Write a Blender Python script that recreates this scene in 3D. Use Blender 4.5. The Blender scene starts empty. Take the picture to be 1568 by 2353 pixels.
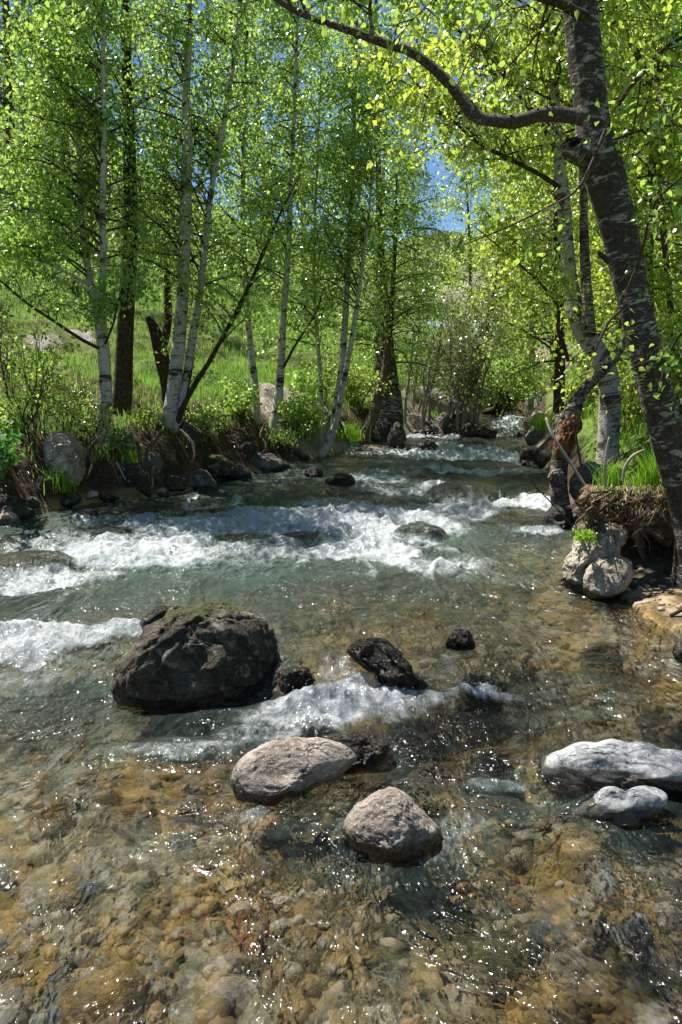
import bpy, math, random
import numpy as np
from math import radians as rad, sin, cos, pi
from mathutils import Vector

SEED = 7
rng = np.random.default_rng(SEED)
S = bpy.context.scene
COL = S.collection

# ------------------------------------------------------------------ camera
FW, FH = 1568.0, 2353.0
LENS, SENS = 18.0, 22.3
F = LENS / SENS * FH
PITCH = rad(10)
EYE = np.array([0, 0, 1.6])
fwd = np.array([0, cos(PITCH), -sin(PITCH)])
upv = np.array([0, sin(PITCH), cos(PITCH)])
rgt = np.array([1.0, 0, 0])

cam = bpy.data.cameras.new("camera")
cam.sensor_fit = 'VERTICAL'; cam.sensor_height = SENS; cam.sensor_width = SENS * 2 / 3
cam.lens = LENS; cam.clip_start = 0.05; cam.clip_end = 3000
camo = bpy.data.objects.new("camera", cam); COL.objects.link(camo)
camo.location = EYE; camo.rotation_euler = (rad(90) - PITCH, 0, 0)
S.camera = camo

def ray(px, py):
    d = rgt * ((px - FW / 2) / F) - upv * ((py - FH / 2) / F) + fwd
    return d
def P(px, py, Y):
    d = ray(px, py); return EYE + d * (Y / d[1])
def depth(p):
    return float(np.dot(np.asarray(p) - EYE, fwd))
def pxw(w, p):                       # world length of w photo pixels at p
    return w / F * depth(p)

# ------------------------------------------------------------------ noise
def _hash(ix, iy, iz, seed):
    h = (ix.astype(np.int64) * 374761393 + iy.astype(np.int64) * 668265263 + iz.astype(np.int64) * 2147483647 + seed * 974634777) & 0xffffffff
    h = ((h ^ (h >> 13)) * 1274126177) & 0xffffffff
    h = ((h ^ (h >> 16)) * 2246822519) & 0xffffffff
    return ((h ^ (h >> 15)) & 0xffffff) / float(0xffffff)
def vnoise(p, seed=0):
    p = np.asarray(p, float)
    i = np.floor(p); f = p - i; f = f * f * f * (f * (f * 6 - 15) + 10)
    x, y, z = i[:, 0], i[:, 1], i[:, 2]
    out = 0
    for dx in (0, 1):
        wx = f[:, 0] if dx else 1 - f[:, 0]
        for dy in (0, 1):
            wy = f[:, 1] if dy else 1 - f[:, 1]
            for dz in (0, 1):
                wz = f[:, 2] if dz else 1 - f[:, 2]
                out = out + wx * wy * wz * _hash(x + dx, y + dy, z + dz, seed)
    return out * 2 - 1
def fbm(p, oct=4, seed=0, gain=.5):
    p = np.asarray(p, float); a = 1; s = 0; t = 0
    for o in range(oct):
        s = s + a * vnoise(p * 2 ** o + o * 17.3, seed + o); t += a; a *= gain
    return s / t
def n2(X, Y, sc, oct=3, seed=0, sy=1):
    X = np.asarray(X, float); Y = np.asarray(Y, float)
    p = np.stack([X.ravel() * sc, Y.ravel() * sc * sy, np.full(X.size, seed * 3.7)], 1)
    return fbm(p, oct, seed).reshape(X.shape)
def sstep(a, b, x):
    t = np.clip((x - a) / (b - a), 0, 1); return t * t * (3 - 2 * t)

# ------------------------------------------------------------------ stream profile and terrain
ZY = [-30, 1.0, 3.30, 3.62, 3.86, 5.5, 6.6, 7.2, 8.15, 8.38, 9.2, 9.38, 10.8, 11.05, 13.1, 13.7, 20, 60]
ZZ = [-.6, -.03, 0, .02, .16, .20, .25, .31, .34, .40, .42, .46, .48, .56, .58, .745, .80, 2.6]
def zb(Y): return np.interp(Y, ZY, ZZ)
def hit_zb(px, py):
    d = ray(px, py); t = np.arange(1.0, 60, .01)
    pts = EYE[None] + d[None] * t[:, None]
    k = np.argmax(pts[:, 2] < zb(pts[:, 1])); return pts[k]
LE = [hit_zb(*q) for q in [(-60, 1215), (90, 1180), (200, 1158), (370, 1142), (510, 1108), (640, 1066), (740, 1048), (830, 1022), (925, 1003), (1050, 990), (1115, 985)]]
RE = [hit_zb(*q) for q in [(1600, 1490), (1540, 1440), (1460, 1395), (1400, 1362), (1340, 1300), (1310, 1210), (1270, 1130), (1245, 1070), (1212, 1040), (1203, 1005)]]
LEY = [-30, 3, 5.5] + [p[1] for p in LE] + [14.2, 18, 26, 60]
LEX = [-4.4, -4.4, -4.6] + [p[0] for p in LE] + [LE[-1][0] + .0, 4.0, 5.5, 12]
REY = [-30, 2, 3.2] + [p[1] for p in RE] + [14.2, 18, 26, 60]
REX = [2.4, 1.75, 1.72] + [p[0] for p in RE] + [3.15, 5.6, 8.0, 15]
def mono(Ys, Xs):
    o = np.argsort(Ys); return np.array(Ys)[o], np.array(Xs)[o]
LEY, LEX = mono(LEY, LEX); REY, REX = mono(REY, REX)
def xl(Y): return np.interp(Y, LEY, LEX)
def xr(Y): return np.interp(Y, REY, REX)

def warpY(X, Y):
    sh = np.interp(X, [-3, -1.6, -.75, -.25, .1, .5, 1.0, 2], [.62, .55, .38, .12, 0, -.02, .1, .15])
    near = 1 - sstep(4.6, 5.8, Y)
    return Y - sh * near + .16 * n2(X, Y, .9, 2, 5) * sstep(4.5, 6.5, Y)
def water_base(X, Y):
    Yw = warpY(X, Y)
    z = zb(Yw)
    # on the right the step melts into a gravel riffle
    zr = np.interp(Y, [1, 2.4, 5.2, 5.8], [-.03, 0, .19, .21])
    k = sstep(.65, 1.15, X) * (1 - sstep(5.0, 5.8, Y))
    return z * (1 - k) + zr * k

def ground(X, Y):
    X = np.asarray(X, float); Y = np.asarray(Y, float)
    l = xl(Y); r = xr(Y); w = zb(Y)
    dl = l - X + .12 * n2(X, Y, 1.6, 3, 11); dr = X - r + .06 * n2(X, Y, 1.6, 3, 12)
    bl = np.interp(dl, [0, .12, .40, .75, 1.4, 3, 6, 10, 20, 40, 80], [0, .12, .42, .62, .78, 1.1, 2.1, 4.0, 9.8, 21, 44])
    bR = np.interp(dr, [0, .15, .4, .8, 1.4, 2.4, 4, 8, 20, 40, 80], [0, .16, .42, .68, .95, 1.25, 1.9, 3.8, 10, 22, 45])
    bB = np.interp(dr, [0, .4, .9, 1.6, 2.6, 4, 8, 20, 40, 80], [0, .05, .13, .3, .75, 1.3, 3.2, 10, 22, 45])
    k = sstep(5.15, 5.9, Y)
    br = bR * k + bB * (1 - k)
    d_in = np.minimum(np.maximum(-dl, 0), np.maximum(-dr, 0))
    dep = .03 + .30 * (1 - np.exp(-d_in / .55)) * (.8 + .5 * n2(X, Y, .9, 3, 21))
    dep = dep * np.interp(Y, [1, 3.2, 3.8, 5, 9], [.70, .9, 1.0, 1.1, .9])
    bed = np.where((dl < 0) & (dr < 0), water_base(X, Y) - dep, 0)
    land_l = w + bl + (.16 * n2(X, Y, 1.3, 4, 31) + .10 * n2(X, Y, 4, 4, 32)) * sstep(0, .7, dl) + .8 * n2(X, Y, .12, 3, 33) * sstep(4, 12, dl)
    land_r = w + br + (.08 * n2(X, Y, 1.3, 4, 41) + .04 * n2(X, Y, 5, 3, 42)) * sstep(0, .8, dr) + .8 * n2(X, Y, .12, 3, 43) * sstep(4, 12, dr)
    z = np.where(dl >= 0, land_l, np.where(dr >= 0, land_r, bed))
    return z
def gz(x, y): return float(ground(np.array([x]), np.array([y]))[0])
def gmask(X, Y):
    """distance inland (negative = inside stream)"""
    return np.maximum(xl(Y) - X, X - xr(Y))

def hit_ground(px, py, t1=70):
    d = ray(px, py); lo, hi, st = 1.2, t1, .25
    while True:
        t = np.arange(lo, hi, st); pts = EYE[None] + d[None] * t[:, None]
        g = np.maximum(ground(pts[:, 0], pts[:, 1]), np.where(gmask(pts[:, 0], pts[:, 1]) < 0, water_base(pts[:, 0], pts[:, 1]), -9))
        k = int(np.argmax(pts[:, 2] < g))
        if st < .02: return pts[k]
        lo, hi, st = max(1.2, t[k] - st * 1.5), t[k] + st * 1.2, st / 8
def hit_water(px, py):
    d = ray(px, py); lo, hi, st = 1.2, 40, .2
    while True:
        t = np.arange(lo, hi, st); pts = EYE[None] + d[None] * t[:, None]
        k = int(np.argmax(pts[:, 2] < water_base(pts[:, 0], pts[:, 1])))
        if st < .01: return pts[k]
        lo, hi, st = max(1.2, t[k] - st * 1.5), t[k] + st * 1.2, st / 8

# ------------------------------------------------------------------ object helpers
def link_mesh(name, V, faces, mat, parent=None, origin=None, smooth=True, attrs=None, uv=None, mat_idx=None):
    """faces: array (n,4)/(n,3), or list of such arrays"""
    V = np.asarray(V, np.float32)
    if origin is not None: V = V - np.asarray(origin, np.float32)
    me = bpy.data.meshes.new(name)
    fl = faces if isinstance(faces, list) else [faces]
    fl = [np.asarray(f, np.int32) for f in fl if len(f)]
    nl = sum(f.size for f in fl); npoly = sum(len(f) for f in fl)
    me.vertices.add(len(V)); me.vertices.foreach_set('co', V.ravel())
    me.loops.add(nl); me.loops.foreach_set('vertex_index', np.concatenate([f.ravel() for f in fl]))
    me.polygons.add(npoly)
    tot = np.concatenate([np.full(len(f), f.shape[1], np.int32) for f in fl])
    st = np.concatenate([[0], np.cumsum(tot)[:-1]]).astype(np.int32)
    me.polygons.foreach_set('loop_start', st); me.polygons.foreach_set('loop_total', tot)
    if smooth: me.polygons.foreach_set('use_smooth', np.ones(npoly, bool))
    mats = mat if isinstance(mat, (list, tuple)) else [mat]
    for m in mats: me.materials.append(m)
    if mat_idx is not None: me.polygons.foreach_set('material_index', np.asarray(mat_idx, np.int32))
    for k, a in (attrs or {}).items():
        a = np.asarray(a, np.float32)
        if a.ndim == 1:
            at = me.attributes.new(k, 'FLOAT', 'POINT'); at.data.foreach_set('value', a)
        else:
            at = me.attributes.new(k, 'FLOAT_COLOR', 'POINT'); at.data.foreach_set('color', np.concatenate([a, np.ones((len(a), 1), np.float32)], 1).ravel())
    if uv is not None:
        l = me.uv_layers.new(name='UVMap')
        vi = np.concatenate([f.ravel() for f in fl])
        l.data.foreach_set('uv', np.asarray(uv, np.float32)[vi].ravel())
    me.update(); me.validate(verbose=False)
    o = bpy.data.objects.new(name, me); COL.objects.link(o)
    if origin is not None and parent is None: o.location = [float(c) for c in origin]
    if parent is not None: o.parent = parent
    return o
def tag(o, label=None, cat=None, group=None, kind=None):
    if label: o['label'] = label
    if cat: o['category'] = cat
    if group: o['group'] = group
    if kind: o['kind'] = kind
    return o
def empty(name, loc, label, cat, group=None):
    o = bpy.data.objects.new(name, None); COL.objects.link(o)
    o.location = [float(c) for c in loc]; o.empty_display_size = .2
    return tag(o, label, cat, group)

class Tubes:
    def __init__(s): s.V = []; s.F = []; s.UV = []; s.n = 0
    def add(s, pts, rad_, sides=5, wob=0, seed=0, cap=True):
        pts = np.asarray(pts, float); k = len(pts); r = np.asarray(rad_, float) * np.ones(k)
        T = np.gradient(pts, axis=0); T /= np.linalg.norm(T, axis=1)[:, None] + 1e-9
        m = np.abs(T.mean(0)); ref = np.eye(3)[int(np.argmin(m))]
        N = np.cross(T, ref); N /= np.linalg.norm(N, axis=1)[:, None] + 1e-9
        B = np.cross(T, N)
        a = np.arange(sides + 1) / sides * 2 * pi                     # seam doubled for the UVs
        ca, sa = np.cos(a), np.sin(a)
        rr = r[:, None] * np.ones((1, sides + 1))
        ln = np.concatenate([[0], np.cumsum(np.linalg.norm(np.diff(pts, axis=0), axis=1))])
        if wob:
            q = np.stack([(np.ones(k)[:, None] * ca) * 1.3, (np.ones(k)[:, None] * sa) * 1.3, (ln / (r.max() * 3 + .02))[:, None] * np.ones((1, sides + 1))], -1).reshape(-1, 3)
            rr = rr * (1 + wob * fbm(q, 4, seed).reshape(k, sides + 1))
        ring = pts[:, None] + N[:, None] * (rr * ca)[..., None] + B[:, None] * (rr * sa)[..., None]
        uv = np.stack([(a / (2 * pi))[None] * np.ones((k, 1)) * (2 * pi * r.mean()), ln[:, None] * np.ones((1, sides + 1))], -1)
        i = np.arange(k - 1)[:, None] * (sides + 1) + np.arange(sides)[None]
        f = np.stack([i, i + 1, i + sides + 2, i + sides + 1], -1).reshape(-1, 4) + s.n
        s.V.append(ring.reshape(-1, 3)); s.F.append(f); s.UV.append(uv.reshape(-1, 2)); s.n += k * (sides + 1)
        if cap and sides >= 6:
            c0 = s.n
            s.V.append(np.array([pts[-1] + T[-1] * r[-1] * .3])); s.UV.append(np.array([uv[-1, 0]])); s.n += 1
            b = c0 - (sides + 1) + np.arange(sides)
            s.F.append(np.stack([b, b + 1, np.full(sides, c0), np.full(sides, c0)], -1))
    def build(s, name, mat, parent=None, origin=None):
        V = np.concatenate(s.V); Fq = np.concatenate(s.F)
        tri = Fq[:, 2] == Fq[:, 3]
        return link_mesh(name, V, [Fq[~tri], Fq[tri][:, :3]], mat, parent, origin, uv=np.concatenate(s.UV))

def smooth_line(pts, n):
    """Catmull-Rom resample of control rows (any number of columns)"""
    pts = np.asarray(pts, float)
    if len(pts) < 3:
        t = np.linspace(0, 1, n)[:, None]; return pts[0] * (1 - t) + pts[-1] * t
    Pp = np.vstack([2 * pts[0] - pts[1], pts, 2 * pts[-1] - pts[-2]])
    out = []
    u = np.linspace(0, len(pts) - 1 - 1e-6, n)
    for x in u:
        i = int(x); t = x - i
        a, b, c, d = Pp[i], Pp[i + 1], Pp[i + 2], Pp[i + 3]
        out.append(.5 * ((2 * b) + (-a + c) * t + (2 * a - 5 * b + 4 * c - d) * t * t + (-a + 3 * b - 3 * c + d) * t ** 3))
    return np.array(out)
def px_stem(pts, Y, n=24, dY=0.0):
    """pts rows (px, py, width px): a stem in the upright plane at distance Y, drifting dY from foot to top"""
    R = []
    for i, (x, y, w) in enumerate(pts):
        yy = Y + dY * i / max(1, len(pts) - 1)
        p = P(x, y, yy); R.append([*p, pxw(w, p) / 2])
    L = smooth_line(R, n)
    return L[:, :3], np.maximum(L[:, 3], .002)

# ------------------------------------------------------------------ leaves
def leaf_mesh(pos, size, seed, near=False, hang=.55, aspect=.78):
    """(V, F, tint) of leaf blades at pos"""
    g = np.random.default_rng(seed); n = len(pos)
    sz = size * g.uniform(.6, 1.25, n)
    tip = g.normal(size=(n, 3)); tip[:, 2] -= hang * 1.6; tip /= np.linalg.norm(tip, axis=1)[:, None]
    nr = g.normal(size=(n, 3)); nr[:, 2] += .9; nr -= tip * (nr * tip).sum(1)[:, None]; nr /= np.linalg.norm(nr, axis=1)[:, None]
    side = np.cross(tip, nr)
    tip = tip * sz[:, None]; side = side * (sz * aspect * .5)[:, None]; fold = nr * (sz * .13)[:, None]
    tint = np.clip(g.normal(.5, .2, n), 0, 1)
    if near:
        V = np.stack([pos, pos + tip * .22 + side * .85 + fold, pos + tip * .5 + side * .8 + fold * .8, pos + tip,
                      pos + tip * .5 - side * .8 + fold * .8, pos + tip * .22 - side * .85 + fold], 1).reshape(-1, 3)
        b = np.arange(n)[:, None] * 6
        Fq = np.concatenate([b + np.array([[0, 1, 2, 3]]), b + np.array([[0, 3, 4, 5]])])
        return V, Fq, np.repeat(tint, 6)
    V = np.stack([pos, pos + tip * .38 + side + fold, pos + tip, pos + tip * .38 - side + fold], 1).reshape(-1, 3)
    b = np.arange(n)[:, None] * 4
    Ft = np.concatenate([b + np.array([[0, 1, 2]]), b + np.array([[0, 2, 3]])])
    return V, Ft, np.repeat(tint, 4)

def grow(stem, rads, t0, nb, L, seed, elev=(25, 60), droop=.35, nsub=7, nleaf=20, jit=.07, t1=1.0, sub=.45, azc=None, azs=pi, twigs=True, tub=None):
    """branches and twigs along a stem; returns Tubes and leaf positions"""
    g = np.random.default_rng(seed); tb = tub or Tubes(); leaves = []
    seg = np.concatenate([[0], np.cumsum(np.linalg.norm(np.diff(stem, axis=0), axis=1))]); seg /= seg[-1]
    for i in range(nb):
        t = t0 + (t1 - t0) * ((i + g.uniform(0, 1)) / nb)
        p0 = np.array([np.interp(t, seg, stem[:, c]) for c in range(3)]); r0 = np.interp(t, seg, rads)
        az = g.uniform(-pi, pi) if azc is None else azc + g.uniform(-azs, azs)
        el = rad(g.uniform(*elev))
        ln = L * (1 - .55 * max(0, (t - t0) / (1.001 - t0))) * g.uniform(.6, 1.15)
        d = np.array([cos(az) * cos(el), sin(az) * cos(el), sin(el)])
        s = np.linspace(0, 1, 7)[:, None]
        w = g.normal(size=3) * .12
        br = p0 + d * ln * s + np.array([0, 0, -1]) * droop * ln * s ** 2 + w * ln * np.sin(s * pi) * .6
        if twigs: tb.add(br, np.linspace(min(r0 * .45, .005 + .008 * ln), .002, 7), 4)
        for j in range(nsub):
            u = g.uniform(.25, 1)
            q0 = np.array([np.interp(u, s[:, 0], br[:, c]) for c in range(3)])
            dd = d * .5 + g.normal(size=3) * .6; dd[2] -= .1; dd /= np.linalg.norm(dd)
            sl = ln * sub * g.uniform(.4, 1.1)
            ss = np.linspace(0, 1, 4)[:, None]
            sb = q0 + dd * sl * ss + np.array([0, 0, -1]) * droop * 1.3 * sl * ss ** 2
            if twigs: tb.add(sb, np.linspace(.004, .0015, 4), 3)
            m = max(1, int(nleaf * g.uniform(.6, 1.4)))
            uu = g.uniform(.1, 1.05, m)
            lp = np.stack([np.interp(uu, ss[:, 0], sb[:, c]) for c in range(3)], 1)
            leaves.append(lp + g.normal(size=(m, 3)) * jit)
    return tb, np.concatenate(leaves) if leaves else np.zeros((0, 3))

def crown_obj(tb, pos, size, seed, mats, parent, origin, near=False, name='crown', hang=.55):
    V, Fl, tint = leaf_mesh(pos, size, seed, near, hang)
    TV = np.concatenate(tb.V) if tb.V else np.zeros((0, 3)); TF = np.concatenate(tb.F) if tb.F else np.zeros((0, 4), int)
    TF = TF[TF[:, 2] != TF[:, 3]] if len(TF) else TF
    nV = len(TV)
    allV = np.concatenate([TV, V]); Fl = Fl + nV
    if Fl.shape[1] == 4:
        faces = [np.concatenate([TF, Fl])]
    else:
        faces = [TF, Fl]
    mi = np.concatenate([np.zeros(len(TF), int), np.ones(len(Fl), int)])
    return link_mesh(name, allV, faces, mats, parent, origin, smooth=False, attrs={'tint': np.concatenate([np.zeros(nV), tint])}, mat_idx=mi)

# ------------------------------------------------------------------ materials
class NT:
    def __init__(s, name):
        s.m = bpy.data.materials.new(name); s.m.use_nodes = True; s.t = s.m.node_tree; s.t.nodes.clear()
        s.out = s.n('ShaderNodeOutputMaterial')
    def n(s, typ, **kw):
        nd = s.t.nodes.new(typ)
        for k, v in kw.items(): setattr(nd, k, v)
        return nd
    def put(s, sock, v):
        if isinstance(v, bpy.types.NodeSocket): s.t.links.new(v, sock)
        elif isinstance(v, bpy.types.Node): s.t.links.new(v.outputs[0], sock)
        else: sock.default_value = v
    def attr(s, name, out='Fac'):
        a = s.n('ShaderNodeAttribute'); a.attribute_name = name; return a.outputs[out]
    def coord(s, kind='Object', scale=None):
        c = s.n('ShaderNodeTexCoord').outputs[kind]
        if scale is None: return c
        m = s.n('ShaderNodeMapping'); m.inputs['Scale'].default_value = scale
        s.t.links.new(c, m.inputs[0]); return m.outputs[0]
    def noise(s, vec, scale, detail=4, rough=.55, dist=0):
        nd = s.n('ShaderNodeTexNoise'); s.put(nd.inputs['Vector'], vec)
        nd.inputs['Scale'].default_value = scale; nd.inputs['Detail'].default_value = detail
        nd.inputs['Roughness'].default_value = rough; nd.inputs['Distortion'].default_value = dist
        return nd.outputs['Fac']
    def vor(s, vec, scale, feature='F1', out='Distance'):
        nd = s.n('ShaderNodeTexVoronoi'); nd.feature = feature; s.put(nd.inputs['Vector'], vec)
        nd.inputs['Scale'].default_value = scale; return nd.outputs[out]
    def ramp(s, fac, stops):
        nd = s.n('ShaderNodeValToRGB'); e = nd.color_ramp.elements
        while len(e) > 1: e.remove(e[-1])
        for i, (p, c) in enumerate(stops):
            x = e[0] if i == 0 else e.new(p)
            x.position = p; x.color = (*c, 1) if len(c) == 3 else c
        s.put(nd.inputs[0], fac); return nd.outputs[0]
    def mr(s, v, a, b, c=0, d=1, smooth=True):
        nd = s.n('ShaderNodeMapRange'); nd.interpolation_type = 'SMOOTHSTEP' if smooth else 'LINEAR'
        s.put(nd.inputs[0], v)
        for i, x in zip((1, 2, 3, 4), (a, b, c, d)): s.put(nd.inputs[i], x)
        return nd.outputs[0]
    def math(s, op, a, b=0.0, c=None):
        nd = s.n('ShaderNodeMath'); nd.operation = op; s.put(nd.inputs[0], a); s.put(nd.inputs[1], b)
        if c is not None: s.put(nd.inputs[2], c)
        return nd.outputs[0]
    def mix(s, f, a, b, blend='MIX'):
        nd = s.n('ShaderNodeMix'); nd.data_type = 'RGBA'; nd.blend_type = blend
        s.put(nd.inputs[0], f)
        for sk, v in ((nd.inputs[6], a), (nd.inputs[7], b)):
            s.put(sk, (*v, 1) if isinstance(v, tuple) and len(v) == 3 else v)
        return nd.outputs[2]
    def bump(s, h, strength=1.0, dist=1.0, normal=None):
        nd = s.n('ShaderNodeBump'); nd.inputs['Strength'].default_value = strength; nd.inputs['Distance'].default_value = dist
        s.put(nd.inputs['Height'], h)
        if normal is not None: s.put(nd.inputs['Normal'], normal)
        return nd.outputs[0]
    def mixs(s, f, a, b):
        nd = s.n('ShaderNodeMixShader'); s.put(nd.inputs[0], f); s.put(nd.inputs[1], a); s.put(nd.inputs[2], b); return nd.outputs[0]
    def prin(s, color, rough=.8, normal=None, spec=.5, **kw):
        nd = s.n('ShaderNodeBsdfPrincipled'); s.put(nd.inputs['Base Color'], (*color, 1) if isinstance(color, tuple) and len(color) == 3 else color)
        s.put(nd.inputs['Roughness'], rough); nd.inputs['Specular IOR Level'].default_value = spec
        if normal is not None: s.put(nd.inputs['Normal'], normal)
        return nd.outputs[0]
    def done(s, sh): s.put(s.out.inputs['Surface'], sh); return s.m

def mat_leaf(name, dark, light, trans, gloss=.5):
    t = NT(name); tint = t.attr('tint')
    c = t.ramp(tint, [(0, dark), (.55, tuple((a + b) / 2 for a, b in zip(dark, light))), (1, light)])
    tc = t.mix(tint, tuple(x * .75 for x in trans), trans)
    df = t.n('ShaderNodeBsdfDiffuse'); t.put(df.inputs[0], c)
    tr = t.n('ShaderNodeBsdfTranslucent'); t.put(tr.inputs[0], tc)
    gl = t.n('ShaderNodeBsdfGlossy'); gl.inputs['Roughness'].default_value = .36; gl.inputs[0].default_value = (.9, .95, .9, 1)
    fr = t.n('ShaderNodeFresnel'); fr.inputs[0].default_value = 1.42
    a = t.n('ShaderNodeAddShader'); t.put(a.inputs[0], df.outputs[0]); t.put(a.inputs[1], tr.outputs[0])
    return t.done(t.mixs(t.math('MULTIPLY', fr.outputs[0], gloss), a.outputs[0], gl.outputs[0]))

def mat_birch(name, white=(.50, .46, .40), dark=(.035, .028, .022), amount=.5, patch=.4):
    """amount = share of dark; patch = size of lens scars"""
    t = NT(name); uv = t.coord('UV')
    m1 = t.n('ShaderNodeMapping'); m1.inputs['Scale'].default_value = (11, 34, 1); t.put(m1.inputs[0], uv)
    m2 = t.n('ShaderNodeMapping'); m2.inputs['Scale'].default_value = (4, 9, 1); t.put(m2.inputs[0], uv)
    dash = t.noise(m1.outputs[0], 1.6, 4, .6, .4)
    pat = t.noise(m2.outputs[0], 1.0, 5, .65, .8)
    ob = t.noise(t.coord('Object'), 3.0, 4)
    dm = t.mr(dash, .60 - .25 * amount, .68 - .25 * amount)
    pm = t.mr(pat, .70 - .35 * patch, .78 - .35 * patch)
    k = t.math('MAXIMUM', dm, pm)
    wc = t.mix(ob, white, tuple(x * .6 for x in white))
    fine = t.noise(t.coord('Object'), 60, 4)
    wc = t.mix(t.mr(fine, .4, .7), wc, tuple(x * .75 for x in white))
    dc = t.mix(t.mr(fine, .35, .7), dark, tuple(x * 2.6 for x in dark))
    c = t.mix(k, wc, dc)
    h = t.math('ADD', t.math('MULTIPLY', k, .35), t.math('MULTIPLY', fine, .5))
    return t.done(t.prin(c, .8, t.bump(h, .9, .012), .25))

def mat_bark(name, a=(.030, .022, .017), b=(.09, .068, .05)):
    t = NT(name); uv = t.coord('UV')
    m1 = t.n('ShaderNodeMapping'); m1.inputs['Scale'].default_value = (26, 6, 1); t.put(m1.inputs[0], uv)
    v = t.noise(m1.outputs[0], 1.5, 6, .65, .6); f = t.noise(t.coord('Object'), 30, 4)
    c = t.ramp(v, [(.3, a), (.55, tuple((x + y) / 2 for x, y in zip(a, b))), (.75, b)])
    c = t.mix(t.mr(f, .45, .7), c, tuple(x * 1.3 for x in b))
    return t.done(t.prin(c, .9, t.bump(t.math('ADD', v, t.math('MULTIPLY', f, .3)), 1, .03), .2))

def mat_plain(name, c, rough=.85, var=.5, sc=12):
    t = NT(name); f = t.noise(t.coord('Object'), sc, 4)
    return t.done(t.prin(t.mix(f, tuple(x * (1 - var) for x in c), tuple(min(1, x * (1 + var)) for x in c)), rough, None, .25))

def mat_rock(name, c1, c2, moss=(.055, .062, .012), lich=(.32, .31, .27), lamt=.0, wetdark=.30, bs=1.0, nmk=1.0):
    t = NT(name); ob = t.coord('Object'); wet = t.attr('wet'); mo = t.attr('moss')
    n1 = t.noise(ob, 5, 7, .68, .5); nm = t.noise(ob, 17, 6, .7, .7); n3 = t.noise(ob, 55, 4, .7); n4 = t.noise(ob, 150, 2)
    c = t.ramp(n1, [(.28, tuple(x * .55 for x in c1)), (.45, c1), (.62, c2), (.8, tuple(min(.8, x * 1.15) for x in c2))])
    c = t.mix(t.mr(n3, .38, .62), t.mix(.45, c, (.02, .02, .02), 'MIX'), c)
    c = t.mix(t.mr(nm, .36, .56, 0, 1), t.mix(nmk, c, (.45, .42, .38), 'MULTIPLY'), c)
    c = t.mix(t.mr(n4, .62, .72), c, tuple(min(.7, x * 1.7) for x in c2))
    if lamt: c = t.mix(t.math('MULTIPLY', t.mr(t.noise(ob, 9, 6, .7, .8), .62 - lamt * .2, .70 - lamt * .2), .8), c, lich)
    st = t.n('ShaderNodeMapping'); st.inputs['Scale'].default_value = (1, 1.5, 5); st.inputs['Rotation'].default_value = (.4, .5, .2); t.put(st.inputs[0], ob)
    lay = t.noise(st.outputs[0], 4, 5, .6)
    cr = t.vor(t.mix(.12, ob, t.n('ShaderNodeTexNoise').outputs['Color'], 'ADD'), 3.5, 'DISTANCE_TO_EDGE')
    crack = t.mr(cr, 0, .018)
    c = t.mix(t.math('MULTIPLY', t.math('SUBTRACT', 1, crack), .55), c, tuple(x * .25 for x in c1))
    mm = t.mr(t.math('ADD', mo, t.math('MULTIPLY', t.noise(ob, 14, 5, .7), .7)), .75, .95)
    mc = t.mix(t.noise(ob, 90, 3), tuple(x * .5 for x in moss), tuple(x * 1.9 for x in moss))
    c = t.mix(mm, c, mc)
    wd = t.mr(t.math('ADD', wet, t.math('MULTIPLY', t.math('SUBTRACT', n1, .5), .5)), .3, .65)
    c = t.mix(wd, c, t.mix(1.0, c, (wetdark, wetdark * .9, wetdark * .75), 'MULTIPLY'))
    rg = t.mr(wd, 0, 1, .85, .22, False)
    h = t.math('ADD', t.math('ADD', t.math('MULTIPLY', n1, .6), t.math('MULTIPLY', nm, .5 * nmk)), t.math('ADD', t.math('MULTIPLY', n3, .2), t.math('ADD', t.math('MULTIPLY', lay, .5), t.math('MULTIPLY', crack, .12))))
    h = t.math('ADD', h, t.math('MULTIPLY', t.math('MULTIPLY', mm, t.noise(ob, 120, 2)), .3))
    return t.done(t.prin(c, rg, t.bump(h, 1, .05 * bs), .4))

M = {}
M['leaf_l'] = mat_leaf('leaf_green', (.055, .11, .022), (.16, .23, .06), (.29, .42, .065), .36)
M['leaf_c'] = mat_leaf('leaf_mid', (.07, .12, .026), (.18, .24, .07), (.34, .44, .07), .36)
M['leaf_r'] = mat_leaf('leaf_yellow_green', (.08, .135, .024), (.19, .25, .05), (.42, .51, .06), .35)
M['leaf_near'] = mat_leaf('leaf_near', (.07, .14, .028), (.16, .235, .055), (.31, .44, .065), .35)
M['leaf_dull'] = mat_leaf('leaf_dull', (.075, .085, .035), (.14, .15, .06), (.12, .16, .03), .4)
M['leaf_pine'] = mat_leaf('needle_dark', (.018, .045, .014), (.035, .075, .022), (.03, .06, .01), .3)
M['herb'] = mat_leaf('herb_leaf', (.025, .085, .014), (.055, .15, .025), (.07, .2, .02), .6)
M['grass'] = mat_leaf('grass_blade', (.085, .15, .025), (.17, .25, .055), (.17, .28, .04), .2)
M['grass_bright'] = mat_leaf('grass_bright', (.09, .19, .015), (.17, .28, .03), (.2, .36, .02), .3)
M['grass_dry'] = mat_leaf('dry_grass', (.05, .034, .018), (.15, .105, .06), (.04, .03, .015), .1)
M['grass_straw'] = mat_leaf('straw', (.24, .16, .09), (.52, .40, .25), (.12, .09, .05), .15)
M['birch'] = mat_birch('birch_bark', (.66, .62, .55), amount=.10, patch=.46)
M['birch_old'] = mat_birch('birch_bark_scarred', (.34, .29, .24), (.028, .021, .016), amount=.45, patch=.55)
M['birch_dark'] = mat_birch('birch_bark_black', (.50, .47, .42), (.036, .029, .024), amount=.62, patch=.72)
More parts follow.
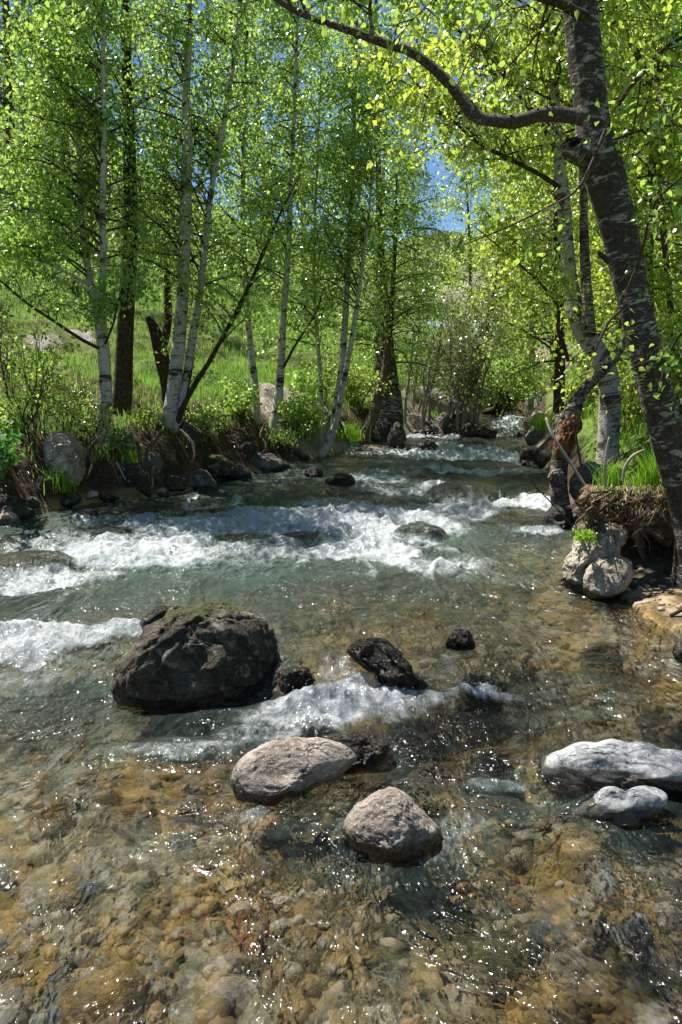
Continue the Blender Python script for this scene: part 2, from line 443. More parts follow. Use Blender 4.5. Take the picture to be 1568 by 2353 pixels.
M['birch_scar'] = mat_birch('birch_bark_pale_scarred', (.58, .52, .45), (.05, .038, .03), amount=.2, patch=.52)
M['birch_limb'] = mat_birch('birch_bark_limb', (.34, .31, .27), (.050, .040, .033), amount=.72, patch=.85)
M['bark'] = mat_bark('bark_dark')
M['bark_brown'] = mat_bark('bark_brown', (.05, .035, .025), (.17, .125, .09))
M['twig'] = mat_plain('twig', (.075, .05, .04))
M['twig_grey'] = mat_plain('twig_grey', (.30, .265, .235))
M['twig_pale'] = mat_plain('twig_pale', (.42, .36, .29))
M['wood'] = mat_bark('torn_wood', (.09, .035, .016), (.34, .17, .085))
M['cut'] = mat_plain('cut_wood', (.34, .21, .12))
M['rock_grey'] = mat_rock('rock_grey', (.15, .14, .125), (.34, .32, .29), lamt=.3)
M['rock_dark'] = mat_rock('rock_dark', (.050, .041, .029), (.15, .125, .088), lich=(.24, .25, .2), lamt=.35)
M['rock_wet'] = mat_rock('rock_wet', (.07, .055, .035), (.20, .155, .09))
M['rock_pink'] = mat_rock('rock_pink', (.30, .245, .205), (.52, .44, .385), bs=.6, nmk=.5)
M['rock_warm'] = mat_rock('rock_warm', (.52, .43, .33), (.78, .69, .57), nmk=.5)
M['rock_white'] = mat_rock('rock_white', (.34, .35, .36), (.52, .525, .53), bs=.25, nmk=.3)
M['rock_ochre'] = mat_rock('rock_ochre', (.34, .21, .07), (.58, .38, .14))
M['rock_rust'] = mat_rock('rock_rust', (.40, .17, .055), (.62, .31, .11))
M['rock_olive'] = mat_rock('rock_olive', (.18, .165, .07), (.35, .31, .14))
M['rock_slate'] = mat_rock('rock_slate', (.22, .24, .25), (.42, .44, .45))
M['soil'] = mat_rock('root_soil', (.28, .18, .11), (.52, .39, .27), bs=1.6)

def mat_ground():
    t = NT('ground_soil_grass'); ob = t.coord('Object')
    g = t.attr('grassy'); bd = t.attr('bed'); sc = t.attr('scree')
    n1 = t.noise(ob, .5, 6, .6); n2_ = t.noise(ob, 9, 5, .6); n3 = t.noise(ob, 55, 4, .6)
    gr = t.ramp(n1, [(.3, (.085, .15, .025)), (.5, (.13, .20, .04)), (.62, (.17, .21, .055)), (.75, (.20, .18, .08))])
    gr = t.mix(t.mr(n3, .35, .7), t.mix(.5, gr, (.03, .055, .01)), gr)
    so = t.ramp(n2_, [(.3, (.020, .014, .009)), (.5, (.055, .037, .022)), (.75, (.13, .09, .055))])
    so = t.mix(t.mr(n3, .5, .7), so, (.10, .075, .05))
    vc = t.vor(ob, 16, 'F1', 'Color'); sep = t.n('ShaderNodeSeparateColor'); t.put(sep.inputs[0], vc)
    be = t.ramp(sep.outputs[0], [(0, (.11, .10, .065)), (.3, (.23, .205, .125)), (.55, (.32, .27, .15)), (.75, (.34, .32, .25)), (1, (.46, .43, .34))])
    al = t.noise(ob, 1.6, 5, .6, .6)
    be = t.mix(t.mr(al, .46, .60), be, t.mix(n2_, (.27, .17, .05), (.48, .32, .10)))
    be = t.mix(t.mr(n2_, .35, .6), t.mix(.6, be, (.02, .018, .012)), be)
    scr = t.ramp(n2_, [(.3, (.16, .14, .11)), (.6, (.36, .32, .27)), (.8, (.5, .46, .4))])
    c = t.mix(t.mr(t.math('ADD', g, t.math('MULTIPLY', t.math('SUBTRACT', n2_, .5), .6)), .35, .65), so, gr)
    c = t.mix(t.mr(t.math('ADD', sc, t.math('MULTIPLY', t.math('SUBTRACT', n2_, .5), .8)), .4, .7), c, scr)
    c = t.mix(bd, c, be)
    h = t.math('ADD', t.math('MULTIPLY', n2_, .6), t.math('MULTIPLY', n3, .25))
    return t.done(t.prin(c, .9, t.bump(h, 1, .06), .2))
M['ground'] = mat_ground()

def mat_pebble():
    t = NT('pebble'); c = t.attr('col', 'Color'); ob = t.coord('Object')
    n = t.noise(ob, 40, 4); n_ = t.noise(ob, 3, 4)
    c = t.mix(t.mr(n, .3, .7), t.mix(.45, c, (.02, .017, .01)), c)
    c = t.mix(t.mr(n_, .42, .6, 0, .62), c, (.42, .28, .10))
    c = t.mix(t.mr(t.noise(ob, 1.3, 3), .52, .62, 0, .5), c, (.36, .37, .36))
    return t.done(t.prin(c, .6, t.bump(n, .6, .01), .4))
M['pebble'] = mat_pebble()

def mat_water():
    t = NT('stream_water'); ob = t.coord('Object')
    foam = t.attr('foam'); turb = t.attr('turb'); rough = t.attr('chop')
    mp = t.n('ShaderNodeMapping'); mp.inputs['Scale'].default_value = (1.0, .55, 1.0); mp.inputs['Rotation'].default_value = (0, 0, .25); t.put(mp.inputs[0], ob)
    v = mp.outputs[0]
    na = t.noise(v, 5, 3, .5, .6); nb = t.noise(v, 15, 2, .5, .8); nc = t.noise(v, 42, 1, .5, .5)
    pt = t.mr(t.noise(v, 2.2, 4, .6, .8), .40, .68, .28, 1.75)
    h = t.math('ADD', t.math('MULTIPLY', na, .065), t.math('ADD', t.math('MULTIPLY', nb, .050), t.math('MULTIPLY', nc, .030)))
    h = t.math('MULTIPLY', t.math('MULTIPLY', h, pt), t.math('ADD', .22, t.math('MULTIPLY', rough, 1.2)))
    nrm = t.bump(h, 1, 1)
    # foam
    n1 = t.noise(v, 9, 9, .74, 1.5); n2_ = t.noise(v, 48, 6, .75, .8)
    pat = t.math('ADD', t.math('MULTIPLY', n1, .62), t.math('MULTIPLY', n2_, .38))
    ff = t.mr(t.math('ADD', pat, t.math('MULTIPLY', foam, .56)), .73, 1.12)
    fh = t.math('ADD', t.math('MULTIPLY', n1, .05), t.math('MULTIPLY', n2_, .022))
    fd = t.n('ShaderNodeBsdfDiffuse'); t.put(fd.inputs[0], t.mix(t.mr(pat, .35, .6), (.50, .60, .63), (.88, .90, .91))); t.put(fd.inputs['Normal'], t.bump(fh, .9, 1))
    ft = t.n('ShaderNodeBsdfTranslucent'); ft.inputs[0].default_value = (.8, .88, .9, 1)
    fg = t.n('ShaderNodeBsdfGlossy'); fg.inputs['Roughness'].default_value = .25; t.put(fg.inputs['Normal'], nrm)
    foam_s = t.mixs(.07, t.mixs(.2, fd.outputs[0], ft.outputs[0]), fg.outputs[0])
    # body
    tp = t.n('ShaderNodeBsdfTransparent'); tp.inputs[0].default_value = (.97, .985, .95, 1)
    rf = t.n('ShaderNodeBsdfRefraction'); rf.inputs['IOR'].default_value = 1.27; rf.inputs['Roughness'].default_value = .08; rf.inputs[0].default_value = (.97, .985, .95, 1); t.put(rf.inputs['Normal'], nrm)
    clear = t.mixs(.48, tp.outputs[0], rf.outputs[0])
    td = t.n('ShaderNodeBsdfDiffuse'); td.inputs[0].default_value = (.095, .145, .12, 1); t.put(td.inputs['Normal'], t.bump(h, .5, 1))
    body = t.mixs(t.mr(t.math('ADD', turb, t.math('MULTIPLY', t.math('SUBTRACT', n1, .5), .5)), 0, 1, 0, 1, False), clear, td.outputs[0])
    gl = t.n('ShaderNodeBsdfGlossy'); gl.inputs['Roughness'].default_value = .07; t.put(gl.inputs['Normal'], nrm)
    g2 = t.n('ShaderNodeBsdfGlossy'); g2.inputs['Roughness'].default_value = .25; t.put(g2.inputs['Normal'], nrm)
    glm = t.mixs(.36, gl.outputs[0], g2.outputs[0])
    fr = t.n('ShaderNodeFresnel'); fr.inputs[0].default_value = 1.33; t.put(fr.inputs['Normal'], nrm)
    w = t.mixs(fr.outputs[0], body, glm)
    return t.done(t.mixs(ff, w, foam_s))
M['water'] = mat_water()
M['spray'] = mat_plain('spray', (.85, .88, .9), .2, .05)

def mat_hill():
    t = NT('mountain'); ob = t.coord('Object'); n1 = t.noise(ob, .035, 7, .62); n2_ = t.noise(ob, .3, 6, .65)
    fo = t.ramp(n2_, [(.3, (.018, .042, .012)), (.55, (.05, .085, .022)), (.75, (.10, .13, .04))])
    sc = t.ramp(n2_, [(.3, (.20, .17, .14)), (.7, (.48, .43, .38))])
    return t.done(t.prin(t.mix(t.mr(n1, .50, .58), fo, sc), .95, t.bump(n2_, 1, 3), .1))
M['hill'] = mat_hill()

exec_parts = True

# ================================================================== WATER FEATURES
# wet domes just under the surface: (photo x, y of centre, half width px, half height px) -> world ellipsoids
DOMES_PX = [(58, 1302, 100, 36), (553, 1246, 66, 18), (684, 1238, 52, 13), (968, 1226, 62, 22), (1075, 1132, 92, 30),
            (250, 1234, 52, 12), (1012, 1068, 40, 11), (340, 1178, 62, 16), (215, 1185, 42, 12), (1000, 1105, 70, 10),
            (1108, 1545, 62, 34), (1230, 1205, 70, 12), (1140, 1745, 70, 34), (955, 1840, 95, 42), (1090, 1020, 45, 10), (1390, 1480, 50, 16), (480, 1180, 40, 10)]
DOMES = []
for (px, py, hw, hh) in DOMES_PX:
    p = hit_water(px, py + hh * .4); k = pxw(1, p)
    sl = (EYE[2] - p[2]) / p[1]
    DOMES.append((p[0], p[1] + hw * k * .25, hw * k, max(hw * k * .75, .08), hh * k * .95))
def drape(X, Y, z):
    for (cx, cy, rx, ry, hh) in DOMES:
        q = ((X - cx) / rx) ** 2 + ((Y - cy) / ry) ** 2
        hh = hh * (.3 if cy < 4.3 else 1.0)
        dz = hh * np.sqrt(np.clip(1 - q * .8, 0, 1)) * sstep(1.25, .7, q) + .012 * (q < 1.2)
        z = z + dz
        tail = np.exp(-((X - cx) / (rx * .8)) ** 2) * np.exp(-((Y - (cy - ry * 1.5)) / (ry * .6)) ** 2)
        z = z - tail * hh * .35
    return z

# foam: (px, py, half w, half h, strength, rise of the axis in px over the half width)
FOAM_PX = [(760, 1640, 220, 44, 1.05, -6), (600, 1690, 130, 26, .8, -10), (1000, 1180, 180, 16, .8, 0), (880, 1100, 160, 12, .6, 0), (430, 1250, 480, 62, .62, 0), (900, 1230, 200, 50, .6, 0), (150, 1550, 170, 46, .5, -6), (720, 1650, 230, 44, .8, -8), (900, 1620, 160, 26, .8, 0), (420, 1730, 190, 22, .52, -14), (800, 1550, 96, 52, .62, 0), (1040, 1545, 60, 50, .5, 0), (1110, 1590, 110, 16, .75, 0), (1060, 1935, 80, 50, .5, -20), (1150, 1850, 110, 30, .4, 0), (720, 1900, 160, 26, .26, 0), (1300, 1640, 160, 20, .3, 0),
           (800, 1200, 330, 34, 1.0, 0), (700, 1180, 240, 16, .8, 0), (430, 1215, 230, 28, .85, -6), (300, 1285, 250, 30, .85, 10), (620, 1266, 200, 22, .7, 0), (560, 1205, 130, 18, .8, 0),
           (830, 1262, 150, 26, .95, 0), (150, 1330, 170, 20, .8, -8), (50, 1350, 90, 18, 1.0, 0), (1000, 1290, 170, 28, .62, 8), (1110, 1325, 150, 16, .55, 6), (120, 1250, 140, 30, .6, 0),
           (350, 1250, 160, 22, .8, 0), (940, 1320, 140, 14, .35, 0), (770, 1160, 110, 14, .6, 0), (250, 1200, 120, 12, .6, 0), (240, 1390, 160, 12, .35, -20), (700, 1370, 90, 10, .25, 0),
           (150, 1455, 180, 30, .95, -8), (60, 1500, 100, 24, .75, 0), (240, 1540, 80, 22, .55, -10), (60, 1575, 130, 36, .42, 0), (300, 1440, 34, 34, .9, -12), (110, 1620, 130, 18, .28, 0),
           (690, 1655, 180, 36, .95, -6), (800, 1615, 90, 30, 1.0, 0), (860, 1640, 70, 40, .85, 0), (960, 1605, 110, 16, .85, 6), (1080, 1588, 80, 13, .9, 0), (560, 1700, 110, 22, .6, -10), (330, 1735, 120, 22, .5, 0), (430, 1715, 100, 16, .4, 0), (160, 1770, 90, 16, .3, 0),
           (790, 1560, 80, 40, .50, 0), (740, 1540, 40, 40, .42, 0), (840, 1530, 40, 40, .42, 0), (1020, 1560, 34, 50, .42, 0), (1025, 1510, 40, 16, .5, 0), (680, 1520, 36, 60, .30, 0), (970, 1575, 30, 20, .4, 0),
           (1055, 1900, 60, 34, .62, -14), (1000, 1955, 90, 20, .5, 0), (1150, 1805, 100, 16, .6, 0), (1215, 1745, 22, 50, .55, 0), (590, 1868, 44, 34, .55, 0), (640, 1840, 40, 14, .4, 0), (950, 2000, 130, 22, .22, 0), (1080, 1985, 90, 18, .35, 0), (910, 1745, 40, 40, .3, 0),
           (1230, 1590, 130, 22, .3, 0), (1180, 1660, 120, 20, .25, 0), (1350, 1560, 90, 14, .25, 0), (1450, 1600, 80, 20, .3, 0), (1500, 1430, 60, 10, .3, 0), (1240, 1500, 60, 10, .3, 0),
           (1180, 1160, 120, 10, .95, 0), (1010, 1170, 150, 10, .75, 0), (1240, 1156, 50, 20, 1.0, 0), (900, 1130, 110, 10, .55, 6), (860, 1122, 60, 10, .5, 0),
           (1140, 1088, 140, 6, .85, 0), (930, 1082, 120, 6, .6, 0), (1060, 1050, 150, 8, 1.0, 0), (1160, 1048, 44, 14, 1.0, 0), (930, 1043, 130, 7, .95, 0), (830, 1040, 60, 5, .6, 0), (1060, 1030, 110, 12, .5, 0), (1230, 1062, 50, 8, .6, 0),
           (1168, 988, 44, 16, 1.1, 0), (1180, 972, 30, 5, .6, 0), (960, 1006, 110, 4, .6, 0), (1080, 1003, 90, 4, .6, 0), (1150, 1000, 40, 5, .9, 0), (700, 1090, 70, 6, .4, 0), (590, 1130, 70, 6, .35, 0), (640, 1105, 70, 8, .35, 0),
           (700, 2000, 150, 22, .15, 0), (300, 1960, 140, 14, .12, 0)]
FOAM = []
for (px, py, hw, hh, s_, r_) in FOAM_PX:
    c = hit_water(px, py); e = hit_water(px + hw, py + r_); t_ = hit_water(px, max(py - hh, 968)); b_ = hit_water(px, py + hh)
    ax = e[:2] - c[:2]; ay = max(abs(t_[1] - c[1]) * .5 + abs(b_[1] - c[1]) * .5, .03)
    FOAM.append((c[0], c[1], np.linalg.norm(ax), ay, s_, ax / np.linalg.norm(ax)))
def foam_at(X, Y):
    f = np.zeros_like(X)
    wx = X + .10 * n2(X, Y, 2.2, 3, 51); wy = Y + .10 * n2(X, Y, 2.2, 3, 52)
    for (cx, cy, rx, ry, s_, a) in FOAM:
        dx, dy = wx - cx, wy - cy
        u = (dx * a[0] + dy * a[1]) / (rx * 1.25); v = (-dx * a[1] + dy * a[0]) / (ry * 1.25)
        f = np.maximum(f, s_ * sstep(1.0, .15, u * u + v * v))
    return f

def axis(*segs):
    out = [np.array([segs[0][0]])]
    for a, b, n in segs: out.append(np.linspace(a, b, n + 1)[1:])
    return np.concatenate(out)

# curvilinear water sheet: columns follow the banks
vY = axis((-8, 1.2, 20), (1.2, 4.2, 300), (4.2, 8.5, 340), (8.5, 15, 260), (15, 40, 60))
us = np.linspace(0, 1, 470)
YY, UU = np.meshgrid(vY, us, indexing='ij')
XX = (xl(YY) - .35) * (1 - UU) + (xr(YY) + .35) * UU
# concentrate columns in the part of the near stream that can be seen
XN = np.where(UU < .18, -4.9 + (UU / .18) * 2.4, -2.5 + (UU - .18) / .82 * (xr(YY) + .35 + 2.5))
kN = 1 - sstep(4.5, 7.0, YY)
XX = XX * (1 - kN) + XN * kN
WF = foam_at(XX, YY)
WF = WF * (.80 + .5 * n2(XX, YY, 2.6, 3, 55, .5))
streak = np.clip(1 - np.abs(n2(XX, YY, 2.4, 4, 56, .42)) * 5, 0, 1) * (.45 + .8 * n2(XX, YY, .8, 2, 57))
WF = np.maximum(WF, streak * .92 * sstep(3.4, 3.9, YY) * (1 - sstep(.75, 1.3, XX)) * (.45 + .55 * sstep(5.0, 5.6, YY) * (1 - sstep(7.6, 9, YY))))
WF = np.clip(WF * np.interp(YY, [3.5, 5, 8, 12], [1.15, 1.35, 1.5, 1.6]), 0, 1.15)
Wz = water_base(XX, YY)
Wz = drape(XX, YY, Wz)
gnd_under = ground(XX, YY)
domek = np.zeros_like(XX)
for (cx, cy, rx, ry, hh) in DOMES:
    domek = np.maximum(domek, sstep(1.25, .7, ((XX - cx) / rx) ** 2 + ((YY - cy - ry * .1) / ry) ** 2))
    lip = np.exp(-((XX - cx) / rx) ** 4) * np.exp(-((YY - (cy - ry * 1.15)) / (ry * .55)) ** 2)
    WF = np.maximum(WF, lip * np.interp(cy, [4.3, 5], [0, .85]))
WF = WF * (1 - .5 * domek)
COLLAR = []
for (px, py, hw, hh) in [(455, 1560, 182, 60), (680, 1790, 140, 40), (892, 1925, 108, 45), (1420, 1795, 190, 38), (1425, 1868, 95, 20), (880, 1545, 70, 40), (1060, 1480, 28, 10), (370, 1440, 50, 14), (820, 1745, 70, 26)]:
    c = hit_water(px, py + hh * .5); k = pxw(1, c); COLLAR.append((c[0], c[1] + hw * k * .28, hw * k * 1.0, hw * k * .55))
for (cx, cy, rx, ry) in COLLAR:
    q = np.sqrt(((XX - cx) / rx) ** 2 + ((YY - cy) / ry) ** 2); ups = np.clip((YY - cy) / ry, -1, 1)
    ring = np.exp(-((q - 1.08) / .16) ** 2)
    WF = np.maximum(WF, ring * np.clip(.26 + .5 * n2(XX, YY, 6, 3, 58), 0, .6))
    wake = np.exp(-((XX - cx) / (rx * .95)) ** 2) * sstep(cy - ry * .6, cy - ry, YY) * np.exp(-np.clip(cy - ry - YY, 0, 9) / .28)
    WF = np.maximum(WF, wake * np.clip(.18 + .55 * n2(XX, YY, 5, 3, 59, .4), 0, .5))
    Wz = Wz + .028 * np.exp(-((q - 1.1) / .3) ** 2) * ups
calm = np.clip(.35 + 1.2 * WF, 0, 1.4) * np.interp(YY, [1, 2.6, 3.6, 6, 16], [.38, .62, 1.0, 1.15, 1.1])
calm = calm * (1 - .5 * sstep(3.1, 2.3, YY) * sstep(.5, -.1, XX)) * sstep(-.1, .6, XX - xl(YY))
calm = calm * (1 - .55 * sstep(.7, 1.2, XX) * (1 - sstep(5, 6, YY)))
Wz = Wz + calm * (.030 * n2(XX, YY, 1.9, 2, 61, .7) + .020 * n2(XX, YY, 5, 3, 62, .75) + .010 * n2(XX, YY, 13, 3, 63, .8))
ridge = 1 - np.abs(n2(XX, YY, 3.6, 3, 64, .9)) * 2.2
Wz = Wz + np.clip(WF - .3, 0, 1) * (.070 * ridge + .045 * n2(XX, YY, 11, 3, 65, .7) + .026 * n2(XX, YY, 34, 2, 66, .7))
turb = np.clip(.01 + .50 * WF + .24 * sstep(4.6, 6.2, YY) * (1 - .6 * sstep(.9, 1.7, XX)) + .15 * sstep(.1, -1.1, XX) * sstep(2.9, 3.9, YY) + .06 * sstep(3.6, 4.4, YY), 0, .95)
turb = turb * (.75 + .45 * n2(XX, YY, 1.1, 3, 67)) * (1 - .85 * domek) 
inland = np.clip(gmask(XX, YY), 0, 1)

i = np.arange(len(vY) - 1)[:, None] * len(us) + np.arange(len(us) - 1)[None]
WFc = np.stack([i, i + 1, i + len(us) + 1, i + len(us)], -1).reshape(-1, 4)
wo = link_mesh('stream_water', np.stack([XX, YY, Wz], -1).reshape(-1, 3), WFc, M['water'],
               attrs={'foam': WF.ravel(), 'turb': turb.ravel(), 'chop': np.clip(calm, 0, 1.2).ravel()})
tag(wo, 'clear rushing mountain stream with white foam over stones', kind='structure')
def spray():
    g = np.random.default_rng(21); W_ = WF.ravel(); k = np.flatnonzero((W_ > .62) & (YY.ravel() > 2.6) & (YY.ravel() < 14.2))
    k = g.choice(k, 3600); r = np.exp(g.normal(-6.1, .4, len(k))) * np.interp(YY.ravel()[k], [3, 12], [.8, 1.7])
    c = np.stack([XX.ravel()[k] + g.normal(0, .02, len(k)), YY.ravel()[k] + g.normal(0, .02, len(k)), Wz.ravel()[k] + np.abs(g.normal(0, .028, len(k))) * W_[k]], 1)
    o8 = np.array([(1, 0, 0), (-1, 0, 0), (0, 1, 0), (0, -1, 0), (0, 0, 1.3), (0, 0, -1.3)]); f8 = np.array([(0, 2, 4), (2, 1, 4), (1, 3, 4), (3, 0, 4), (2, 0, 5), (1, 2, 5), (3, 1, 5), (0, 3, 5)])
    V = (c[:, None] + o8[None] * r[:, None, None]).reshape(-1, 3); Fs = (f8[None] + np.arange(len(k))[:, None, None] * 6).reshape(-1, 3)
    tag(link_mesh('spray', V, Fs, M['spray']), 'white droplets thrown up over the rapids', kind='stuff')
spray()
def wl(x, y):
    return float(water_base(np.array([x]), np.array([y]))[0])

# ================================================================== TERRAIN
def px_blobs(L): return [(hit_ground(a, b), r) for a, b, r in L]
SCREE = px_blobs([(700, 955, .9), (750, 985, .6), (640, 935, .5), (970, 965, .7), (1010, 975, .6), (1090, 970, .6), (100, 785, .3), (190, 770, .25), (1215, 990, .5), (1240, 1010, .5), (940, 955, .5)])
gX = axis((-70, -20, 24), (-20, -7, 40), (-7, 5.5, 330), (5.5, 14, 50), (14, 70, 26))
gY = axis((-40, -4, 10), (-4, 1, 16), (1, 15, 380), (15, 34, 160), (34, 110, 50))
GY, GX = np.meshgrid(gY, gX, indexing='ij')
GZ = ground(GX, GY)
gm = gmask(GX, GY)
beach = sstep(5.7, 5.0, GY) * sstep(-.1, .05, GX - xr(GY)) * sstep(1.3, .9, GX - xr(GY))
bed = np.maximum(sstep(.12, -.05, gm), beach * .45)
scree_beach = beach * .55
grassy = sstep(.65, 1.15, gm + .35 * n2(GX, GY, 1.2, 3, 71)) * (1 - beach)
grassy = np.maximum(grassy, sstep(.15, .5, gm) * (GX > xr(GY)) * sstep(6.2, 7, GY))
grassy = np.maximum(grassy, sstep(.3, .7, gm) * sstep(10.5, 12, GY))
grassy = grassy * (1 - .75 * sstep(.1, .4, n2(GX, GY, .55, 3, 72)) * sstep(4, 1.5, gm))
scree = np.zeros_like(GX)
for p, r in SCREE: scree = np.maximum(scree, sstep(1.15, .3, np.hypot(GX - p[0], GY - p[1]) / r))
i = np.arange(len(gY) - 1)[:, None] * len(gX) + np.arange(len(gX) - 1)[None]
scree = np.maximum(scree, scree_beach)
go = link_mesh('ground', np.stack([GX, GY, GZ], -1).reshape(-1, 3), np.stack([i, i + 1, i + len(gX) + 1, i + len(gX)], -1).reshape(-1, 4),
               M['ground'], attrs={'grassy': grassy.ravel(), 'bed': bed.ravel(), 'scree': scree.ravel()})
tag(go, 'grassy valley floor and banks with the gravel stream bed', kind='structure')

# mountain sides beyond the valley
hx = np.linspace(-420, 420, 220); hy = np.linspace(85, 520, 120)
HY, HX = np.meshgrid(hy, hx, indexing='ij')
hz = 6 + np.maximum(0, (np.abs(HX - 30) - 25)) * .36 * sstep(80, 170, HY) + (HY - 85) * .10 + 26 * n2(HX, HY, .009, 5, 81) * sstep(90, 200, HY) + 22 * np.exp(-((HX - 55) / 45) ** 2 - ((HY - 330) / 80) ** 2)
i = np.arange(len(hy) - 1)[:, None] * len(hx) + np.arange(len(hx) - 1)[None]
ho = link_mesh('mountain', np.stack([HX, HY, hz], -1).reshape(-1, 3), np.stack([i, i + 1, i + len(hx) + 1, i + len(hx)], -1).reshape(-1, 4), M['hill'])
tag(ho, 'wooded mountainside with pale scree closing the valley', kind='structure')

# ================================================================== ROCKS
import bmesh
_ico = {}
def ico(sub):
    if sub not in _ico:
        bm = bmesh.new(); bmesh.ops.create_icosphere(bm, subdivisions=sub, radius=1)
        _ico[sub] = (np.array([v.co[:] for v in bm.verts]), np.array([[v.index for v in f.verts] for f in bm.faces])); bm.free()
    return _ico[sub]
def cut_noise(v, seed, cuts, rough, hi=1.0):
    g = np.random.default_rng(seed); p = v.copy()
    for _ in range(cuts):
        n = g.normal(size=3); n /= np.linalg.norm(n); d = g.uniform(.55, .85)
        e = np.maximum(0, p @ n - d); p = p - e[:, None] * n * .92
    k = 1 + rough * fbm(v * 1.3 + seed, 4, seed) + rough * .55 * hi * fbm(v * 4 + seed * 2.1, 4, seed + 3) + rough * .12 * hi * fbm(v * 14 + seed, 3, seed + 5)
    return p * k[:, None]
ROCKS = []
def finish_rock(name, V, Fc, mat, label, cat, group, wetall, moss, nz):
    c = np.array([V[:, 0].mean(), V[:, 1].mean(), V[:, 2].min()])
    w = water_base(V[:, 0], V[:, 1]) if wetall >= 0 else np.full(len(V), -9.0)
    wet = np.clip(np.maximum(1 - sstep(.015, .085, V[:, 2] - w + .03 * fbm(V * 9, 3, 3)), max(wetall, 0)), 0, 1)
    o = link_mesh(name, V, Fc, M[mat], origin=c, attrs={'wet': wet, 'moss': np.clip(moss * nz, 0, 1)})
    tag(o, label, cat, group); ROCKS.append(o); return o
def rock(name, c, r, mat, label, seed, sub=4, cuts=7, rough=.22, rot=0, tilt=0, wetall=0., moss=0., cat='rock', group=None):
    v, Fc = ico(sub); p = cut_noise(v, seed, cuts, rough) * np.array(r)
    ct, st_ = cos(tilt), sin(tilt); p = np.stack([p[:, 0] * ct - p[:, 2] * st_, p[:, 1], p[:, 0] * st_ + p[:, 2] * ct], 1)
    cr, sr = cos(rot), sin(rot); p = np.stack([p[:, 0] * cr - p[:, 1] * sr, p[:, 0] * sr + p[:, 1] * cr, p[:, 2]], 1)
    return finish_rock(name, p + np.array(c), Fc, mat, label, cat, group, wetall, moss, np.clip(v[:, 2], 0, 1))
def rock_outline(name, pts, at, thick, mat, label, seed, sub=5, rough=.07, wetall=0., moss=0., cat='rock', pw=.75, cuts=5, group=None, back=.6):
    """a rock whose outline is given in photo pixels; `at` = photo pixel where its foot meets the water/ground"""
    foot = hit_ground(*at); cx, cy = np.mean(pts, 0)
    d = ray(cx, cy); t = (foot[1] + thick * back) / d[1]
    C = EYE + d * t; vd = d / np.linalg.norm(d)
    r = rgt - vd * (rgt @ vd); r /= np.linalg.norm(r); u = np.cross(r, vd)
    k = pxw(1, C)
    q = np.array(pts, float) - [cx, cy]; q[:, 1] *= -1
    th = np.arctan2(q[:, 1], q[:, 0]); R = np.hypot(q[:, 0], q[:, 1]) * k
    o = np.argsort(th); th, R = th[o], R[o]
    th = np.concatenate([th - 2 * pi, th, th + 2 * pi]); R = np.tile(R, 3)
    v, Fc = ico(sub)
    g = np.random.default_rng(seed); p = v.copy()
    for _ in range(cuts):                                   # flat faces, turned towards the viewer's side and the top
        n = np.array([g.normal() * .5, -abs(g.normal()) - .3, g.normal() * .5]); n /= np.linalg.norm(n)
        e = np.maximum(0, p @ n - g.uniform(.6, .85)); p = p - e[:, None] * n * .9
    a = np.arctan2(v[:, 2], v[:, 0]); rho = np.hypot(v[:, 0], v[:, 2]) ** pw
    rr = np.interp(a, th, R) * rho
    kk = 1 + rough * (fbm(v * 2 + seed, 4, seed) + .7 * fbm(v * 6 + seed, 4, seed + 1) + .2 * fbm(v * 18, 3, seed + 2))
    kk = kk - rough * 1.1 * np.clip(1 - np.abs(fbm(v * 2.6 + seed * 1.7, 4, seed + 8)) / .10, 0, 1) * .35
    X = np.cos(a) * rr * kk; Z = np.sin(a) * rr * kk
    dy = p[:, 1] * thick * (1 + rough * 2.2 * (fbm(v * 1.7 + seed + 9, 4, seed + 4) + .4 * fbm(v * 7 + seed, 4, seed + 6) - .35 * np.clip(1 - np.abs(fbm(v * 2.6 + seed * 1.7, 4, seed + 8)) / .10, 0, 1)))
    V = C + X[:, None] * r + Z[:, None] * u + dy[:, None] * vd
    return finish_rock(name, V, Fc, mat, label, cat, group, wetall, moss, np.clip(np.sin(a) * rho + .2, 0, 1))

# --- boulders in the stream
rock_outline('boulder', [(268, 1575), (275, 1540), (295, 1500), (325, 1470), (350, 1440), (385, 1408), (430, 1400), (480, 1388), (525, 1388), (570, 1405), (605, 1432), (632, 1470), (642, 1520), (638, 1570), (620, 1600), (560, 1635), (450, 1650), (340, 1640), (285, 1615)],
             (450, 1608), .36, 'rock_dark', 'biggest dark boulder with grey lichen, standing in the stream', 3, sub=6, rough=.10, moss=.53, cat='boulder', cuts=9)
rock_outline('rock', [(325, 1430), (345, 1405), (385, 1393), (420, 1395), (430, 1420), (400, 1455), (350, 1470)], (370, 1450), .12, 'rock_wet', 'small wet dark rock tucked behind the left shoulder of the biggest boulder', 5, sub=4, wetall=.8)
rock_outline('rock', [(534, 1790), (548, 1755), (590, 1722), (650, 1705), (705, 1698), (760, 1704), (800, 1720), (822, 1745), (790, 1775), (730, 1800), (660, 1830), (600, 1850), (550, 1835)],
             (600, 1835), .17, 'rock_pink', 'long pinkish speckled rock below the foam, its right end wet', 11, sub=6, rough=.05, pw=.8)
rock_outline('rock', [(740, 1704), (800, 1690), (870, 1690), (895, 1712), (880, 1745), (830, 1770), (770, 1775)], (830, 1765), .12, 'rock_wet', 'black wet rock touching the right end of the pinkish speckled rock', 13, sub=5, wetall=.9)
rock_outline('rock', [(785, 1905), (800, 1870), (840, 1840), (885, 1818), (930, 1822), (955, 1850), (985, 1880), (1012, 1915), (1000, 1945), (960, 1975), (900, 1985), (840, 1955), (800, 1935)],
             (890, 1962), .17, 'rock_pink', 'round grey rock split by dark cracks, nearest dry rock to the viewer', 17, sub=6, rough=.06, pw=.75)
